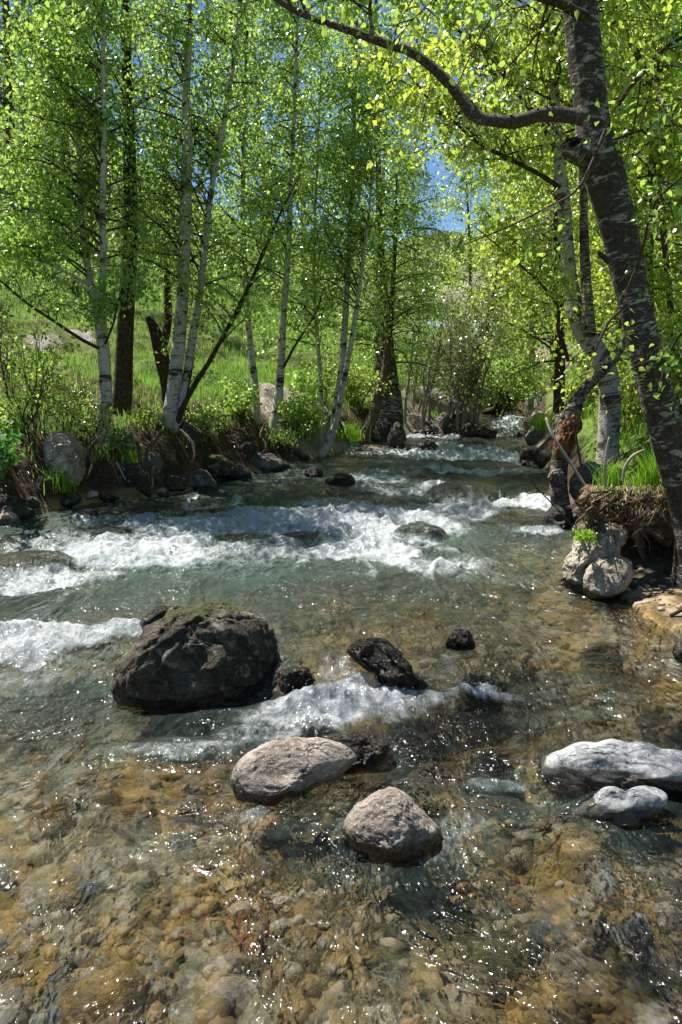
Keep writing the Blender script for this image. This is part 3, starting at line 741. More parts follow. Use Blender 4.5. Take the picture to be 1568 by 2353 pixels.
rock_outline('rock', [(1236, 1775), (1250, 1740), (1300, 1722), (1380, 1708), (1450, 1712), (1520, 1725), (1600, 1745), (1680, 1775), (1690, 1800), (1600, 1812), (1500, 1812), (1400, 1820), (1320, 1832), (1262, 1820)],
             (1300, 1825), .24, 'rock_white', 'large smooth whitish slab at the right edge with hollows on top', 23, sub=6, rough=.035, pw=.85)
rock_outline('rock', [(1320, 1870), (1360, 1840), (1440, 1822), (1500, 1812), (1530, 1830), (1520, 1855), (1470, 1880), (1390, 1892), (1335, 1890)], (1420, 1885), .12, 'rock_white', 'small pale rock half drowned in front of the whitish slab', 29, sub=5, wetall=.15, rough=.1)
rock_outline('rock', [(798, 1498), (822, 1474), (862, 1466), (898, 1478), (926, 1510), (950, 1545), (985, 1575), (970, 1596), (920, 1598), (885, 1585), (862, 1545), (815, 1518)], (910, 1588), .16, 'rock_wet', 'black wet rock above the little cascade, right of the biggest boulder', 31, sub=5, wetall=1, moss=.3, rough=.16)
rock_outline('rock', [(1022, 1482), (1036, 1462), (1056, 1446), (1076, 1450), (1086, 1470), (1092, 1490), (1045, 1496)], (1060, 1488), .09, 'rock_wet', 'small humped black rock poking up alone above the cascade', 37, sub=5, wetall=.9, rough=.2, moss=.3)
rock_outline('rock', [(640, 1552), (654, 1538), (690, 1534), (718, 1546), (730, 1568), (715, 1588), (680, 1596), (646, 1585)], (680, 1588), .12, 'rock_wet', 'wet rock pressed against the right side of the biggest boulder', 41, sub=5, wetall=1, rough=.2, cuts=9)
rock_outline('rock', [(1548, 1500), (1560, 1475), (1600, 1465), (1640, 1490), (1640, 1530), (1580, 1535)], (1580, 1530), .1, 'rock_dark', 'dark rock cut by the right edge of the picture, by the gravel', 43, sub=4, wetall=.5)
rock_outline('rock', [(955, 1030), (965, 1018), (990, 1014), (1006, 1024), (1008, 1038), (980, 1044), (960, 1040)], (980, 1040), .16, 'rock_wet', 'brown rock at the lip of the far fall', 47, sub=4, wetall=.6, moss=.5)
rock_outline('rock', [(745, 1105), (765, 1090), (795, 1088), (818, 1104), (810, 1118), (770, 1120)], (780, 1114), .15, 'rock_dark', 'dark rock in midstream beneath the leaning birches', 53, sub=4, wetall=.7)
rock_outline('rock', [(698, 1088), (710, 1076), (730, 1074), (744, 1086), (738, 1098), (708, 1098)], (720, 1096), .12, 'rock_dark', 'small dark rock upstream left of the midstream rock', 59, sub=4, wetall=.5, moss=.4)
dl = ['wide rock veiled by falling water at the left edge', 'brown rock awash in the middle of the white rapids', 'low brown rock awash just right of the one in the rapids', 'wet dome breaking the foam at the right end of the rapids',
      'broad dark dome under a sheet of water, by the broken birch', 'yellowish rock under the foam on the left of the rapids', 'dark hump under the second ledge of the stream', 'wet ledge rock along the left bank above the rapids', 'smaller wet ledge rock near the left edge above the rapids',
      'long dark ledge rock behind the broad water-covered dome', 'mossy olive rock under the riffle right of the cascade', 'flat drowned rock by the foot of the broken birch', 'dark drowned rock left of the whitish slab', 'broad ochre rock under water behind the cracked grey rock', 'dark hump under the far fall', 'ochre flat rock under the shallow water by the gravel shore', 'wet ledge rock at the left start of the foam']
dm = ['rock_olive', 'rock_wet', 'rock_wet', 'rock_wet', 'rock_wet', 'rock_ochre', 'rock_wet', 'rock_wet', 'rock_wet', 'rock_wet', 'rock_olive', 'rock_wet', 'rock_wet', 'rock_ochre', 'rock_wet', 'rock_ochre', 'rock_wet']
for n_, ((cx, cy, rx, ry, hh), lb, mt) in enumerate(zip(DOMES, dl, dm)):
    z0 = wl(cx, cy)
    rock('submerged_rock', (cx, cy, z0 - .14), (rx * 1.0, ry * 1.0, hh * (.4 if cy < 4.3 else 1) + .125), mt, lb, 100 + n_, sub=4, cuts=3, rough=.10, wetall=1)

# --- bank rocks
rock_outline('boulder', [(104, 1040), (110, 1005), (125, 992), (160, 1000), (185, 1020), (193, 1060), (190, 1100), (165, 1125), (130, 1110), (112, 1080)], (150, 1115), .35, 'rock_warm', 'pale lichen-flecked boulder sunk in the left bank below the forked birch', 61, sub=6, rough=.1, wetall=-1, cat='boulder')
rock_outline('rock', [(462, 1075), (475, 1052), (498, 1046), (530, 1062), (532, 1085), (500, 1100), (470, 1095)], (495, 1098), .25, 'rock_dark', 'moss-topped rock on the left bank between the lit slab and the birch clump', 67, sub=5, moss=.85)
rock_outline('rock', [(548, 1062), (575, 1048), (610, 1043), (640, 1052), (668, 1070), (640, 1080), (580, 1080)], (600, 1076), .32, 'rock_grey', 'flat light rock at the waterline under the slim birches', 71, sub=5, moss=.15)
rock_outline('rock', [(425, 1110), (440, 1085), (465, 1078), (490, 1100), (505, 1125), (470, 1130), (435, 1125)], (465, 1125), .2, 'rock_grey', 'pointed grey rock at the water below the birch clump', 73, sub=5)
rock_outline('rock', [(520, 1092), (540, 1068), (565, 1075), (580, 1098), (550, 1106)], (550, 1102), .2, 'rock_dark', 'dark angular rock left of the flat light rock', 79, sub=4, wetall=.3)
rock_outline('rock', [(355, 1132), (365, 1122), (385, 1124), (390, 1138), (365, 1142)], (372, 1140), .1, 'rock_grey', 'small square stone at the water by the dark left bank', 83, sub=4)
rock_outline('rock', [(-30, 1190), (-10, 1172), (50, 1166), (78, 1172), (72, 1190), (20, 1198)], (30, 1194), .22, 'rock_dark', 'dark flat slab at the left edge above the water-veiled rock', 89, sub=5)
rock_outline('rock', [(-30, 1205), (0, 1186), (40, 1186), (48, 1198), (10, 1212)], (10, 1206), .15, 'rock_warm', 'pale thin slab at the left edge lying against the dark flat slab', 97, sub=4)
rock_outline('rock', [(58, 1160), (62, 1146), (84, 1144), (88, 1166), (70, 1172)], (74, 1168), .08, 'rock_dark', 'small cube-shaped stone on the left shore', 101, sub=4, cuts=9)
for n_, (x, y, w_, h_, mt, lb) in enumerate([(205, 1135, 24, 14, 'rock_warm', 'small pale stone on the shore under the pale boulder'), (245, 1140, 30, 16, 'rock_dark', 'dark shore stone beneath the roots of the forked birch'), (300, 1085, 40, 36, 'rock_dark', 'dark rock buried in the bank right of the forked birch'),
        (150, 1145, 36, 18, 'rock_dark', 'dark stone on the shore left of the small pale stone'), (20, 1150, 34, 20, 'rock_dark', 'dark shore stone in the leafy corner at the left edge'), (430, 985, 36, 24, 'rock_dark', 'grey stone in the bank at the foot of the leaning dark stem'),
        (655, 955, 26, 24, 'rock_grey', 'grey rock behind the twin slim birches'), (690, 935, 24, 14, 'rock_dark', 'dark slab on the gravel patch behind the slim birches'), (700, 985, 34, 18, 'rock_warm', 'warm flat rock on the bare bank left of the leaning birches'), (770, 970, 18, 22, 'rock_dark', 'upright dark stone beside the leaning birches'),
        (908, 1000, 24, 34, 'rock_dark', 'dark humped rock at the foot of the old black trunk'), (858, 1003, 26, 14, 'rock_grey', 'grey rock between the brown leaning trunk and the humped rock'), (848, 1030, 40, 9, 'rock_warm', 'low light rock at the waterline under the brown leaning trunk'),
        (955, 965, 22, 24, 'rock_warm', 'pale broken rock on the bank right of the old black trunk'), (985, 985, 26, 18, 'rock_grey', 'grey slanting rock in the middle of the far rock pile'), (1020, 968, 22, 26, 'rock_grey', 'tall grey rock under the bare grey shrub'), (1050, 985, 30, 16, 'rock_dark', 'dark rock at the water under the thicket of grey stems'),
        (1085, 990, 28, 20, 'rock_dark', 'brown-black rock left of the far white fall'), (1118, 988, 26, 24, 'rock_dark', 'rounded dark rock beside the far white fall'), (1075, 968, 18, 12, 'rock_grey', 'light rock on top of the far rock pile'), (960, 990, 30, 10, 'rock_warm', 'pale flat rock at the foot of the far rock pile'), (1130, 945, 26, 9, 'rock_dark', 'long flat rock by the topmost visible water'),
        (1205, 998, 16, 12, 'rock_grey', 'light rock right of the far white fall'), (1235, 1000, 24, 20, 'rock_grey', 'grey rock below the bright tuft on the far right shore'), (1222, 1045, 24, 26, 'rock_dark', 'big dark rock on the right shore left of the broken birch'), (1252, 1052, 22, 22, 'rock_dark', 'dark rock wedged beside the broken birch'), (1215, 1062, 16, 8, 'rock_wet', 'wet stone under the dark rocks of the right shore'),
        (330, 1120, 26, 18, 'rock_dark', 'dark stone at the water under the thick exposed root'), (395, 1105, 34, 24, 'rock_dark', 'dark rock in the shaded bank left of the pointed grey rock'), (350, 1060, 30, 26, 'rock_grey', 'grey stone held by roots in the bank below the birch clump'), (560, 1030, 34, 24, 'rock_dark', 'dark rock in the bank above the flat light rock'), (640, 1015, 28, 22, 'rock_dark', 'dark rock in the bank below the bright white upper stem'), (100, 1110, 30, 26, 'rock_dark', 'dark rock in the bank left of the grass tuft'), (680, 1035, 30, 16, 'rock_grey', 'grey rock at the waterline left of the pair leaning over the water'),
        (1240, 960, 20, 18, 'rock_warm', 'warm stone on the far right bank'), (1190, 905, 14, 10, 'rock_grey', 'pale stone in the bright far meadow')]):
    p = hit_ground(x, y + h_ * .8); k = pxw(1, p)
    rock('rock', (p[0], p[1] + w_ * k * .5, p[2] + h_ * k * .35), (w_ * k, w_ * k * .8, h_ * k * 1.25), mt, lb, 200 + n_, sub=4, cuts=9, rough=.2, rot=rng.uniform(-.6, .6), tilt=rng.uniform(-.25, .25))

# --- right bank: light boulder, undercut root mass, stones
rock_outline('boulder', [(1292, 1345), (1300, 1310), (1318, 1265), (1340, 1215), (1365, 1195), (1398, 1205), (1412, 1240), (1420, 1275), (1438, 1290), (1446, 1315), (1430, 1350), (1395, 1372), (1340, 1372)],
             (1390, 1362), .22, 'rock_warm', 'sunlit buff boulder with moss at the foot of the right bank', 107, sub=6, rough=.15, moss=.5, cat='boulder', wetall=0)
rock_outline('rock', [(1342, 1345), (1352, 1302), (1392, 1286), (1434, 1282), (1449, 1312), (1436, 1350), (1392, 1376), (1350, 1370)], (1392, 1372), .16, 'rock_warm', 'rounded pale rock lying against the front of the sunlit buff boulder', 163, sub=5, rough=.06, wetall=0, back=.2)
rock_outline('rock', [(1372, 1235), (1385, 1212), (1420, 1205), (1440, 1222), (1436, 1250), (1400, 1262)], (1400, 1362), .10, 'rock_warm', 'pale rock jammed between the buff boulder and the root clump', 152, sub=4, rough=.16, wetall=-1, back=.9)
rm = rock_outline('root_clump', [(1330, 1165), (1345, 1140), (1400, 1122), (1470, 1118), (1530, 1120), (1556, 1150), (1556, 1240), (1530, 1262), (1490, 1230), (1440, 1222), (1400, 1205), (1368, 1215)],
             (1470, 1330), .28, 'soil', 'undercut clump of earth and roots on the right bank beneath the black-barked birch', 109, sub=6, rough=.26, moss=.1, cat='root clump', wetall=-1, back=1.3)
rock_outline('rock', [(1310, 1130), (1318, 1090), (1345, 1065), (1385, 1070), (1400, 1110), (1395, 1150), (1350, 1165)], (1345, 1175), .25, 'rock_grey', 'grey boulder behind the broken birch, beside the scarred birch', 113, sub=5, wetall=-1, rough=.1)
rock_outline('rock', [(1440, 1330), (1455, 1240), (1500, 1225), (1560, 1235), (1620, 1260), (1620, 1340), (1520, 1350)], (1520, 1325), .25, 'rock_dark', 'dark rock in the hollow under the root clump', 127, sub=5, wetall=-1, rough=.14, back=1.3)
rock_outline('rock', [(1490, 1342), (1510, 1330), (1535, 1332), (1545, 1345), (1515, 1352)], (1518, 1350), .06, 'rock_dark', 'little mossy stone on the gravel under the root clump', 131, sub=4, moss=.8, wetall=-1)
rock_outline('rock', [(1255, 1200), (1262, 1168), (1285, 1160), (1305, 1180), (1310, 1210), (1275, 1215)], (1282, 1212), .12, 'rock_wet', 'reddish black rock at the foot of the broken birch', 137, sub=4, wetall=.6)

# ================================================================== STONES OF THE BED
def bedstone(px, py, w_, mt, lb, seed, flat=.55):
    d = ray(px, py); t = np.arange(1.2, 12, .005); pts = EYE[None] + d[None] * t[:, None]
    k = int(np.argmax(pts[:, 2] < ground(pts[:, 0], pts[:, 1]))); p = pts[k]; r_ = pxw(w_, p)
    top = wl(p[0], p[1]) - .02
    zc = min(p[2] + r_ * flat * .35, top - r_ * flat * .8)
    rock('bed_stone', (p[0], p[1], zc), (r_, r_ * .8, r_ * flat), mt, lb, seed, sub=3, cuts=5, rough=.2, rot=rng.uniform(0, 3), wetall=-1, cat='stone', group='stones on the stream bed')
BS = [(570, 2200, 62, 'rock_rust', 'rust orange stone under shallow water, low in the left half'), (240, 2215, 30, 'rock_slate', 'bluish pale stone under water near the lower left corner'), (800, 2110, 34, 'rock_ochre', 'yellow ochre stone straight below the cracked grey rock'),
      (1150, 2040, 56, 'rock_ochre', 'golden stone under water below the whitish slab'), (1190, 2085, 34, 'rock_rust', 'orange stone right below the golden one'), (1310, 2290, 36, 'rock_slate', 'smooth blue-grey cobble near the lower right corner'), (1375, 2305, 20, 'rock_ochre', 'small tan pebble right of the blue-grey cobble'),
      (1120, 2240, 130, 'rock_olive', 'largest drowned stone, brown, at the bottom right of centre'), (230, 2325, 110, 'rock_ochre', 'broad brown stone under water at the bottom left'), (700, 2170, 50, 'rock_ochre', 'ochre stone right of the rust orange one'), (1430, 2010, 30, 'rock_ochre', 'tan stone under water at the right, far below the slab'),
      (960, 2110, 60, 'rock_ochre', 'flat amber stone under water in the lower middle'), (300, 1890, 70, 'rock_ochre', 'amber stone under water left of the pinkish rock'), (420, 1960, 46, 'rock_slate', 'grey stone in the ripples left of centre'), (600, 1990, 50, 'rock_slate', 'grey-green stone under the ripples below the pinkish rock'),
      (120, 1900, 60, 'rock_ochre', 'golden brown stone by the left edge under calm water'), (1430, 1580, 26, 'rock_rust', 'orange stone under the riffle by the right edge'), (1260, 1470, 30, 'rock_ochre', 'yellow stone in the riffle above the small humped black rock'), (1180, 1480, 22, 'rock_ochre', 'tan stone just right of the small humped black rock'),
      (1330, 1440, 36, 'rock_ochre', 'ochre stone in the shallows below the buff boulder'), (1210, 1620, 40, 'rock_olive', 'olive stone under the water right of the foam pool'), (1000, 1690, 40, 'rock_ochre', 'yellowish stone under water right of the foam pool'), (1490, 1660, 36, 'rock_olive', 'olive stone under water above the whitish slab'),
      (140, 2270, 40, 'rock_slate', 'grey cobble above the broad brown stone'), (350, 2290, 44, 'rock_slate', 'slate cobble between the bottom left stones'), (420, 2160, 26, 'rock_rust', 'small rusty stone left of the rust orange one'), (520, 2300, 60, 'rock_warm', 'pale stone on the bottom edge left of centre'), (740, 2290, 50, 'rock_olive', 'olive stone on the bottom edge near the middle'),
      (880, 2220, 50, 'rock_olive', 'green-brown stone left of the largest drowned stone'), (1260, 2160, 50, 'rock_slate', 'grey stone above the blue-grey cobble'), (1460, 2150, 50, 'rock_slate', 'dark grey stone in the shade at the lower right edge'), (1500, 2300, 46, 'rock_olive', 'dark olive stone in the lower right corner'),
      (60, 2090, 40, 'rock_warm', 'light stone under water at the left edge'), (200, 2060, 44, 'rock_slate', 'slate stone inward from the light left-edge stone'), (330, 2090, 36, 'rock_olive', 'olive stone in the middle of the left shallows'), (1050, 2150, 40, 'rock_rust', 'rusty brown stone above the largest drowned stone'), (1400, 1420, 22, 'rock_slate', 'small grey stone at the edge of the gravel shore'), (1130, 1600, 30, 'rock_olive', 'olive stone under the riffle beside the mossy olive rock')]
for n_, b in enumerate(BS): bedstone(*b, seed=300 + n_)

# gravel: thousands of pebbles, one object
def gravel():
    v, Fc = ico(1); g = np.random.default_rng(5)
    n = 4600
    Y = 1.3 + 5.6 * g.uniform(0, 1, n) ** 1.5; X = g.uniform(-1, 1, n) * (Y * .47 + .15)
    gm_ = gmask(X, Y); keep = (gm_ < .9) & ((gm_ < 0.1) | (X > 0)) & ~((gm_ > .1) & (Y > 5.4))
    X, Y = X[keep], Y[keep]; n = len(X)
    r = np.exp(g.normal(-3.95, .62, n)); r = np.clip(r, .007, .13); ko = n2(X, Y, 1.1, 3, 77) > -.12; ko |= (r > .03); X, Y, r = X[ko], Y[ko], r[ko]; n = len(X); r = np.where(gmask(X, Y) > -.05, np.minimum(r, .028), r)
    cl = np.array([(.17, .14, .08), (.25, .20, .11), (.34, .23, .09), (.42, .24, .10), (.34, .33, .28), (.46, .42, .33), (.24, .25, .24), (.48, .45, .40), (.10, .085, .05), (.26, .18, .06)])
    z = ground(X, Y) + r * .25
    inw = gmask(X, Y) < 0; z = np.where(inw, np.minimum(z, water_base(X, Y) - r * .7), z)
    ang = g.uniform(0, pi, n); V = []
    for k in range(n):
        sc = r[k] * np.array([1, g.uniform(.6, .95), g.uniform(.4, .7)])
        p = v * sc * (1 + .22 * g.normal(size=(len(v), 1)) * .5)
        c_, s_ = cos(ang[k]), sin(ang[k])
        V.append(np.stack([p[:, 0] * c_ - p[:, 1] * s_ + X[k], p[:, 0] * s_ + p[:, 1] * c_ + Y[k], p[:, 2] + z[k]], 1))
    cc = np.repeat(cl[g.integers(0, len(cl), n)] * g.uniform(.7, 1.5, (n, 1)), len(v), 0)
    faces = (Fc[None] + (np.arange(n) * len(v))[:, None, None]).reshape(-1, 3)
    o = link_mesh('gravel', np.concatenate(V), faces, M['pebble'], attrs={'col': cc})
    tag(o, 'loose gravel covering the stream bed and the right shore', kind='stuff')
gravel()

# ================================================================== TREES
def tree(name, stems, label, cat='tree', group=None, leafmat='leaf_l', size=.044, seed=1, Y=None, grows=None, near=False, limbs=None, twig='twig', base=None, hang=.55, sides=14, extra=None):
    """stems: list of (photo points, bark, dY); grows: per stem dicts for grow(); limbs: extra (points, bark, dY) parts called branch"""
    b = base or stems[0][0][0][:2]
    bp = hit_ground(*b)
    if Y is None: Y = bp[1]
    root_p = np.array([bp[0], bp[1], gz(bp[0], bp[1]) - .05])
    e = empty(name, root_p, label, cat, group)
    tb = Tubes(); leaves = []
    for i, (pts, bark, dY) in enumerate(stems):
        L, r = px_stem(pts, Y, 34, dY)
        if i == 0 or pts[0][1] > b[1] - 25:                       # run the foot into the ground, flaring
            f = L[0] + np.array([0, 0, -.30]); L = np.vstack([f, L]); r = np.concatenate([[r[0] * 1.25], r])
        t = Tubes(); t.add(L, r, sides, .13, seed + i); t.build('trunk', M[bark], e, root_p)
        gk = grows[i] if grows and i < len(grows) else None
        if gk:
            _, lv = grow(L, r, seed=seed * 13 + i, tub=tb, **gk); leaves.append(lv)
    for j, lim in enumerate(limbs or []):
        pts, bark, Y0, dY = lim[:4]; gk = lim[4] if len(lim) > 4 else None
        L, r = px_stem(pts, Y if Y0 is None else Y0, 36, dY)
        t = Tubes(); t.add(L, r, 10, .22, seed + 50 + j); t.build('branch', M[bark], e, root_p)
        if gk:
            _, lv = grow(L, r, seed=seed * 17 + j, tub=tb, **gk); leaves.append(lv)
    if extra is not None: leaves.append(extra(tb))
    if leaves:
        lv = np.concatenate(leaves)
        crown_obj(tb, lv, size, seed, [M[twig], M[leafmat]], e, root_p, near, hang=hang)
    return e, root_p

# --- left bank
G = dict
tree('birch', [([(236, 1012, 34), (240, 960, 30), (244, 900, 29), (240, 830, 28), (234, 770, 27), (226, 715, 27), (212, 670, 20), (203, 620, 17), (192, 540, 15), (184, 440, 14), (182, 340, 13), (174, 240, 12), (164, 130, 10), (160, 0, 9), (155, -150, 6), (148, -330, 2)], 'birch', .3),
               ([(228, 722, 18), (236, 660, 17), (238, 580, 16), (236, 480, 15), (238, 380, 14), (240, 280, 12), (237, 180, 11), (238, 60, 9), (240, -80, 7), (243, -360, 2)], 'birch', -.2)],
     'white birch forking low into two white stems, nearest birch on the left bank', group='birches on the left bank', seed=11, base=(236, 1012),
     grows=[G(t0=.33, t1=.80, nb=52, L=1.15, elev=(18, 66), azc=2.7, azs=1.8, nsub=7, nleaf=24, droop=.3), G(t0=.12, t1=.80, nb=52, L=1.1, elev=(18, 66), azc=2.7, azs=1.8, nsub=7, nleaf=24, droop=.3)],
     limbs=[([(226, 800, 9), (180, 775, 8), (120, 735, 7), (60, 695, 6), (0, 645, 5), (-80, 600, 3)], 'bark', None, .0, G(t0=.3, nb=14, L=.6, nsub=5, nleaf=11)),
            ([(204, 655, 9), (160, 630, 7), (110, 605, 6), (50, 590, 5), (-20, 585, 3)], 'birch', None, -.6, G(t0=.2, nb=16, L=.7, nsub=5, nleaf=19)),
            ([(242, 790, 6), (262, 740, 5), (272, 690, 5), (300, 650, 3)], 'bark', None, -.3, G(t0=.3, nb=10, L=.5, nsub=5, nleaf=15))])
tree('dark_tree', [([(278, 945, 46), (284, 880, 42), (287, 800, 40), (292, 700, 38), (297, 600, 36), (300, 480, 34), (298, 360, 30), (295, 240, 26), (290, 120, 22), (288, 0, 18), (285, -300, 10), (284, -420, 3)], 'bark', .0)],
     'tall tree with a straight dark brown trunk behind the forked birch', seed=12, leafmat='leaf_l', grows=[G(t0=.30, t1=.74, nb=30, L=1.3, elev=(0, 40), nsub=6, nleaf=16)], group='dark trunked trees on the left bank')
tree('dead_tree', [([(388, 930, 34), (385, 880, 34), (374, 830, 34), (362, 780, 30), (352, 750, 24), (340, 728, 16)], 'bark', 0), ([(372, 800, 22), (384, 750, 20), (386, 690, 18), (383, 600, 14), (385, 500, 12), (378, 400, 10), (380, 260, 8), (385, 100, 5), (388, -150, 2)], 'bark', .2)],
     'charred looking forked dead tree with a snapped stub behind the birch clump', seed=13, leafmat='leaf_l', base=(388, 940), grows=[None, G(t0=.3, nb=22, L=.9, nsub=5, nleaf=13)], group='dark trunked trees on the left bank')
tree('birch', [([(383, 985, 40), (395, 925, 34), (404, 850, 32), (414, 760, 30), (421, 650, 28), (425, 540, 27), (428, 430, 26), (431, 340, 24), (428, 240, 18), (432, 140, 16), (436, 30, 14), (440, -150, 10), (446, -330, 3)], 'birch', .2),
               ([(400, 985, 26), (418, 925, 22), (432, 850, 20), (444, 770, 19), (458, 690, 17), (468, 600, 15), (478, 500, 14), (492, 400, 13), (512, 300, 12), (528, 200, 12), (545, 80, 11), (556, -60, 9), (565, -250, 3)], 'birch', .5),
               ([(404, 980, 15), (424, 930, 13), (450, 880, 12), (482, 830, 11), (512, 775, 10), (545, 715, 10), (580, 640, 9), (610, 570, 8), (640, 500, 6), (690, 400, 3)], 'bark', -.4),
               ([(406, 980, 8), (430, 900, 7), (440, 850, 7), (446, 800, 6), (452, 740, 5), (470, 650, 3)], 'bark', .2)],
     'clump of white birch stems with one dark stem leaning far right, left bank', group='birches on the left bank', seed=14, base=(392, 985),
     grows=[G(t0=.30, t1=.80, nb=54, L=1.1, elev=(18, 66), azc=2.7, azs=2.0, nsub=7, nleaf=17), G(t0=.28, nb=52, L=1.0, elev=(18, 66), azc=2.7, azs=2.0, nsub=7, nleaf=16), G(t0=.4, nb=22, L=.8, nsub=6, nleaf=13), G(t0=.4, nb=8, L=.5, nsub=4, nleaf=10)])
tree('birch', [([(590, 965, 19), (588, 900, 17), (580, 830, 16), (572, 760, 15), (566, 690, 14), (562, 600, 12), (558, 480, 11), (560, 340, 10), (565, 180, 8), (570, 0, 6), (573, -220, 2)], 'birch', .4)],
     'slender grey-white birch just right of the leaning dark stem', group='birches on the left bank', seed=15, grows=[G(t0=.30, nb=58, L=1.05, elev=(18, 66), azc=2.7, azs=2.0, nsub=7, nleaf=16)])
tree('birch', [([(628, 985, 22), (638, 930, 22), (645, 860, 19), (648, 790, 17), (652, 720, 15), (658, 650, 14), (664, 560, 12), (668, 440, 11), (675, 300, 9), (680, 150, 7), (690, -100, 4), (698, -230, 2)], 'birch', .3)],
     'slim birch with a bright white upper stem above the bare gravel patch', group='birches on the left bank', seed=16, grows=[G(t0=.32, nb=58, L=1.05, elev=(18, 66), azc=2.7, azs=2.0, nsub=7, nleaf=16)],
     limbs=[([(652, 845, 6), (675, 800, 6), (700, 760, 5), (728, 715, 4), (745, 660, 3)], 'bark', None, .1, G(t0=.3, nb=10, L=.6, nsub=5, nleaf=13))])
tree('birch', [([(736, 1000, 12), (738, 940, 11), (736, 860, 10), (730, 780, 9), (724, 700, 8), (722, 600, 7), (726, 450, 6), (735, 250, 4), (740, 60, 2)], 'birch', .2)],
     'thinnest upright birch stem, left of the pair leaning over the water', group='birches on the left bank', seed=17, grows=[G(t0=.25, nb=44, L=.95, elev=(18, 66), azc=2.7, azs=2.0, nsub=7, nleaf=16)])
tree('birch', [([(738, 1046, 24), (757, 1015, 20), (770, 960, 18), (778, 900, 17), (786, 840, 16), (792, 760, 15), (797, 680, 13), (803, 560, 11), (810, 420, 9), (815, 260, 7), (820, 80, 5), (822, -150, 2)], 'birch', .2),
               ([(756, 1018, 15), (775, 960, 14), (786, 900, 13), (798, 840, 12), (810, 770, 11), (822, 690, 10), (836, 590, 8), (850, 470, 6), (862, 330, 4), (870, 180, 2)], 'birch', -.2)],
     'pair of birch stems rising together from the water edge, leaning right', group='birches on the left bank', seed=18, base=(742, 1044),
     grows=[G(t0=.36, nb=64, L=1.0, elev=(18, 66), azc=2.7, azs=2.0, nsub=7, nleaf=16), G(t0=.36, nb=48, L=1.0, elev=(18, 66), azc=2.7, azs=2.0, nsub=7, nleaf=16)])
tree('old_tree', [([(886, 1008, 84), (894, 960, 72), (893, 915, 64), (889, 870, 56), (885, 800, 44), (881, 700, 30), (874, 560, 18), (870, 380, 13), (866, 180, 9), (864, -40, 6)], 'birch_dark', .3)],
     'stout old tree with a black swollen base at the bend of the left bank', seed=19, leafmat='leaf_l', grows=[G(t0=.20, nb=74, L=1.5, elev=(-5, 45), nsub=8, nleaf=19, droop=.45)], sides=18)
tree('leaning_tree', [([(832, 1012, 34), (846, 985, 27), (860, 950, 25), (872, 905, 23), (884, 860, 20), (892, 800, 17), (900, 700, 13), (908, 560, 9), (912, 400, 4)], 'bark_brown', .3)],
     'brown furrowed trunk leaning right in front of the stout old tree', seed=20, leafmat='leaf_l', grows=[G(t0=.35, nb=30, L=1.1, elev=(-5, 45), nsub=6, nleaf=16)])

# --- bare grey thickets by the far bend
def thicket(name, base, n, tops, Y, label, seed, w=(3, 6), leafmat='leaf_dull', nleaf=8, L=.7, twig='twig_grey', cat='shrub', spread=30, nb=7, size=.05, group=None, nsub=5):
    g = np.random.default_rng(seed); bp = hit_ground(*base)
    if Y is None: Y = bp[1]
    rp = np.array([bp[0], bp[1], bp[2] - .03]); e = empty(name, rp, label, cat, group)
    tb = Tubes(); lv = []
    for i in range(n):
        (x0, x1), (y0, y1) = tops
        tx, ty = g.uniform(x0, x1), g.uniform(y0, y1)
        bx, by = base[0] + g.uniform(-spread, spread), base[1] + g.uniform(-3, 3)
        mx, my = bx * .45 + tx * .55 + g.normal() * 12, by * .5 + ty * .5 + g.normal() * 8
        ww = g.uniform(*w)
        Ls, r = px_stem([(bx, by + 10, ww), (bx * .75 + tx * .25 + g.normal() * 6, by * .75 + ty * .25, ww * .9), (mx, my, ww * .7), (tx, ty, ww * .3)], Y + g.normal() * .25, 12, g.normal() * .5)
        t = Tubes(); t.add(Ls, r, 6, .1, seed + i); t.build('stem', M[twig], e, rp)
        _, l_ = grow(Ls, r, .35, nb, L, seed * 7 + i, elev=(10, 70), nsub=nsub, nleaf=nleaf, jit=min(.05, L * .18), tub=tb); lv.append(l_)
    crown_obj(tb, np.concatenate(lv), size, seed, [M[twig], M[leafmat]], e, rp, name='foliage')
    return e
thicket('grey_shrub', (960, 985), 8, ((925, 1030), (690, 790)), None, 'open grey shrub with forked bare stems right of the stout old tree', 31, w=(5, 9), nleaf=4)
thicket('willow_thicket', (1062, 978), 24, ((1010, 1180), (660, 800)), None, 'dense thicket of many thin grey stems leaning right at the far bend', 32, w=(4, 8), nleaf=6, spread=42, nb=8)
tree('leaning_tree', [([(1035, 985, 22), (1055, 945, 20), (1080, 905, 17), (1098, 860, 14), (1110, 810, 12), (1122, 740, 9), (1140, 640, 6), (1150, 520, 3)], 'birch_old', .2)],
     'mottled trunk leaning right through the dense grey thicket', seed=33, leafmat='leaf_dull', size=.055, grows=[G(t0=.35, nb=26, L=1.1, nsub=6, nleaf=14)], twig='twig_grey')
thicket('dark_bush', (1150, 952), 9, ((1110, 1215), (820, 890)), None, 'dark leafy bush overhanging the topmost visible water', 34, w=(4, 7), leafmat='leaf_l', nleaf=24, L=.7, twig='twig', nb=10)

